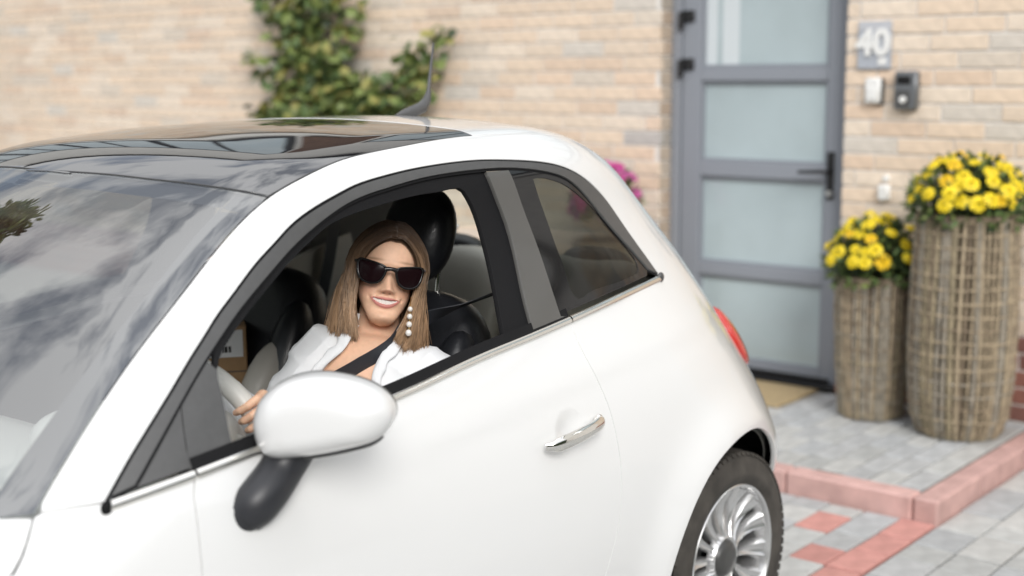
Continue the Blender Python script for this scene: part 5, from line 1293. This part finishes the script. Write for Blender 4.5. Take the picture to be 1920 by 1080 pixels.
for s in(-1,1):
    G=[strand(s,b,.93,(0,0),(0,0,0),-.012) for b in np.linspace(0,1,34)];n=len(G[0]);c=np.clip((np.linspace(0,1,n)-.15)/.75,0,1)
    sh=np.clip(np.linspace(0,1,n)*1.8-.5,0,1)[:,None]*np.array([0,-.016,0]);V=[tuple(hw_(p_)) for g in G for p_ in (g+sh)*np.array([1,1,1])];base=len(mbh.V)
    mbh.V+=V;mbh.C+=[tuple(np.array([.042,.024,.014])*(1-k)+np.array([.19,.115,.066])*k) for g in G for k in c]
    mbh.F+=[(base+i*n+j,base+i*n+j+1,base+(i+1)*n+j+1,base+(i+1)*n+j) for i in range(33) for j in range(n-1)]
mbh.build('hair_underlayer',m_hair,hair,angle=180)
# ------------------------------------------------------------------ sunglasses
def lens_outline(s):
    o=np.array([(.0078,.1205),(.018,.1265),(.038,.1305),(.058,.1335),(.0715,.1345),(.0748,.1285),(.0742,.115),(.0718,.101),(.0662,.0902),(.0570,.0830),(.0430,.0797),(.0300,.0808),(.0200,.0862),(.0136,.0955),(.0106,.106),(.0080,.114)])
    o=np.vstack([o,o[:1]]);d=np.r_[0,np.cumsum(np.linalg.norm(np.diff(o,axis=0),axis=1))];t=np.linspace(0,d[-1],49)[:-1]
    r=np.stack([np.interp(t,d,o[:,k]) for k in(0,1)],1)
    for _ in range(2):r=.5*r+.25*(np.roll(r,1,0)+np.roll(r,-1,0))
    return r*[s,1]
gy=lambda x:.0165-4.6*x*x
sg_=None
for s in(-1,1):
    o=lens_outline(s);c=o.mean(0);n=len(o);V=[];F=[]
    for sc,dy in((1.0,-.0035),(1.0,.0005),(.985,.0016),(.85,.0016),(.835,.0002),(.835,-.0035)):
        for p_ in o:
            r_=c+(p_-c)*sc;V.append(tuple(hw_((r_[0],gy(r_[0])+dy,r_[1]))))
    for i in range(6):
        for k in range(n):F.append((i*n+k,i*n+(k+1)%n,((i+1)%6)*n+(k+1)%n,((i+1)%6)*n+k))
    if sg_ is None:
        sg_=fixn(mobj('sunglasses',V,F,m_frame2,person))
    else:fixn(mobj('rim',V,F,m_frame2,sg_))
    V=[];F=[]
    for sc,bl in((.84,-.0010),(.6,.0),(.3,.0005),(.0,.0007)):
        for p_ in o:
            r_=c+(p_-c)*sc;V.append(tuple(hw_((r_[0],gy(r_[0])-.0008+bl,r_[1]))))
    for i in range(3):
        for k in range(n):F.append((i*n+k,i*n+(k+1)%n,(i+1)*n+(k+1)%n,(i+1)*n+k))
    fixn(mobj('lens',V,F,m_lens,sg_,angle=180))
    MB().tube([hw_(p_) for p_ in((s*.0705,gy(.0705)-.001,.1265),(s*.0745,-.016,.1265),(s*.0765,-.05,.1245),(s*.0755,-.10,.120))],[.0042,.0040,.0030,.0026],8).build('temple',m_frame2,sg_)
MB().tube([hw_(p_) for p_ in((-.0125,gy(.0125)-.0012,.1165),(-.006,.0168,.1185),(0,.0172,.1190),(.006,.0168,.1185),(.0125,gy(.0125)-.0012,.1165))],[.0062,.0048,.0044,.0048,.0062],10).build('bridge',m_frame2,sg_)
# ------------------------------------------------------------------ earring
ear=empty('earring',tuple(hw_((.055,-.03,.035))),parent=person)
for i,(dz,r_) in enumerate(((.034,.0055),(.018,.0060),(.001,.0064),(-.017,.0070))):
    MB().ell(hw_((.0545+.0008*i,.012+.006*i,dz+.006)),(r_,r_,r_*1.06),n=16,m=12).build('pearl',m_pearl,ear)
MB().tube([hw_((.0560,-.020,.066)),hw_((.0545,.008,.045)),hw_((.0568,.030,-.008))],.0009,6).build('wire',m_gold,ear)
# ------------------------------------------------------------------ her belt
off=TF*.004
bp=[np.array(q) for q in ([.585,.575,1.105],[.68,.535,1.075],[.77,.492,1.048],[.845,.462,1.028],[.915,.462,1.010],[.9660,.4836,.9915],[.9987,.4845,.9798],[1.021,.4742,.9681],[1.0399,.4607,.9567],[1.057,.4454,.9436],[1.0716,.4274,.9308],[1.0879,.4027,.9115],[1.1151,.3898,.8936],[1.13,.34,.86],[1.12,.27,.76],[1.0,.18,.60])]
web('driver_belt',[b_+off for b_ in bp],[(.50,.50,.7),(.6,.68,.4),(.66,.68,.3),(.66,.6,.3),(.6,.3,.6)]+[(.52,.15,.8)]*3+[(.5,.2,.8)]*8,.047,car)
# ------------------------------------------------------------------ parcel on the passenger seat
m_card=mat('brown_cardboard',(.38,.235,.12),.8,noise=(40,.08))
m_paper=mat('white_label_paper',(.76,.76,.76),.7);m_ink=mat('black_ink',(.01,.01,.01),.6)
bx=empty('parcel',(.80,-.36,.56),'brown cardboard parcel with white label on the passenger seat','box')
bc=np.array([.815,-.375,.772]);fx=unit(CAM*[1,1,0]-bc*[1,1,0]);ry=np.array([-fx[1],fx[0],0]);BR3=np.stack([fx,ry,[0,0,1]],1)
MB().box(bc,(.085,.110,.150),BR3,bev=.003).build('carton',m_card,bx,False)
def onbox(u,v,w_,h_,nm,m,d=.0012):MB().box(bc+fx*(.085+d)+ry*u+np.array([0,0,v]),(d,w_,h_),BR3).build(nm,m,bx,False)
onbox(.040,.105,.060,.036,'label',m_paper,.0008)
for i,(u,v,w_,h_) in enumerate(((.056,.090,.004,.008),(.066,.090,.003,.008),(.048,.090,.0025,.008),(.020,.118,.020,.0025))):onbox(u,v,w_,h_,'print',m_ink,.0014)
onbox(.020,-.005,.004,.024,'mark',m_ink);onbox(.012,-.028,.010,.003,'mark',m_ink);onbox(0,.03,.109,.0015,'tape_edge',m_trim,.0006)
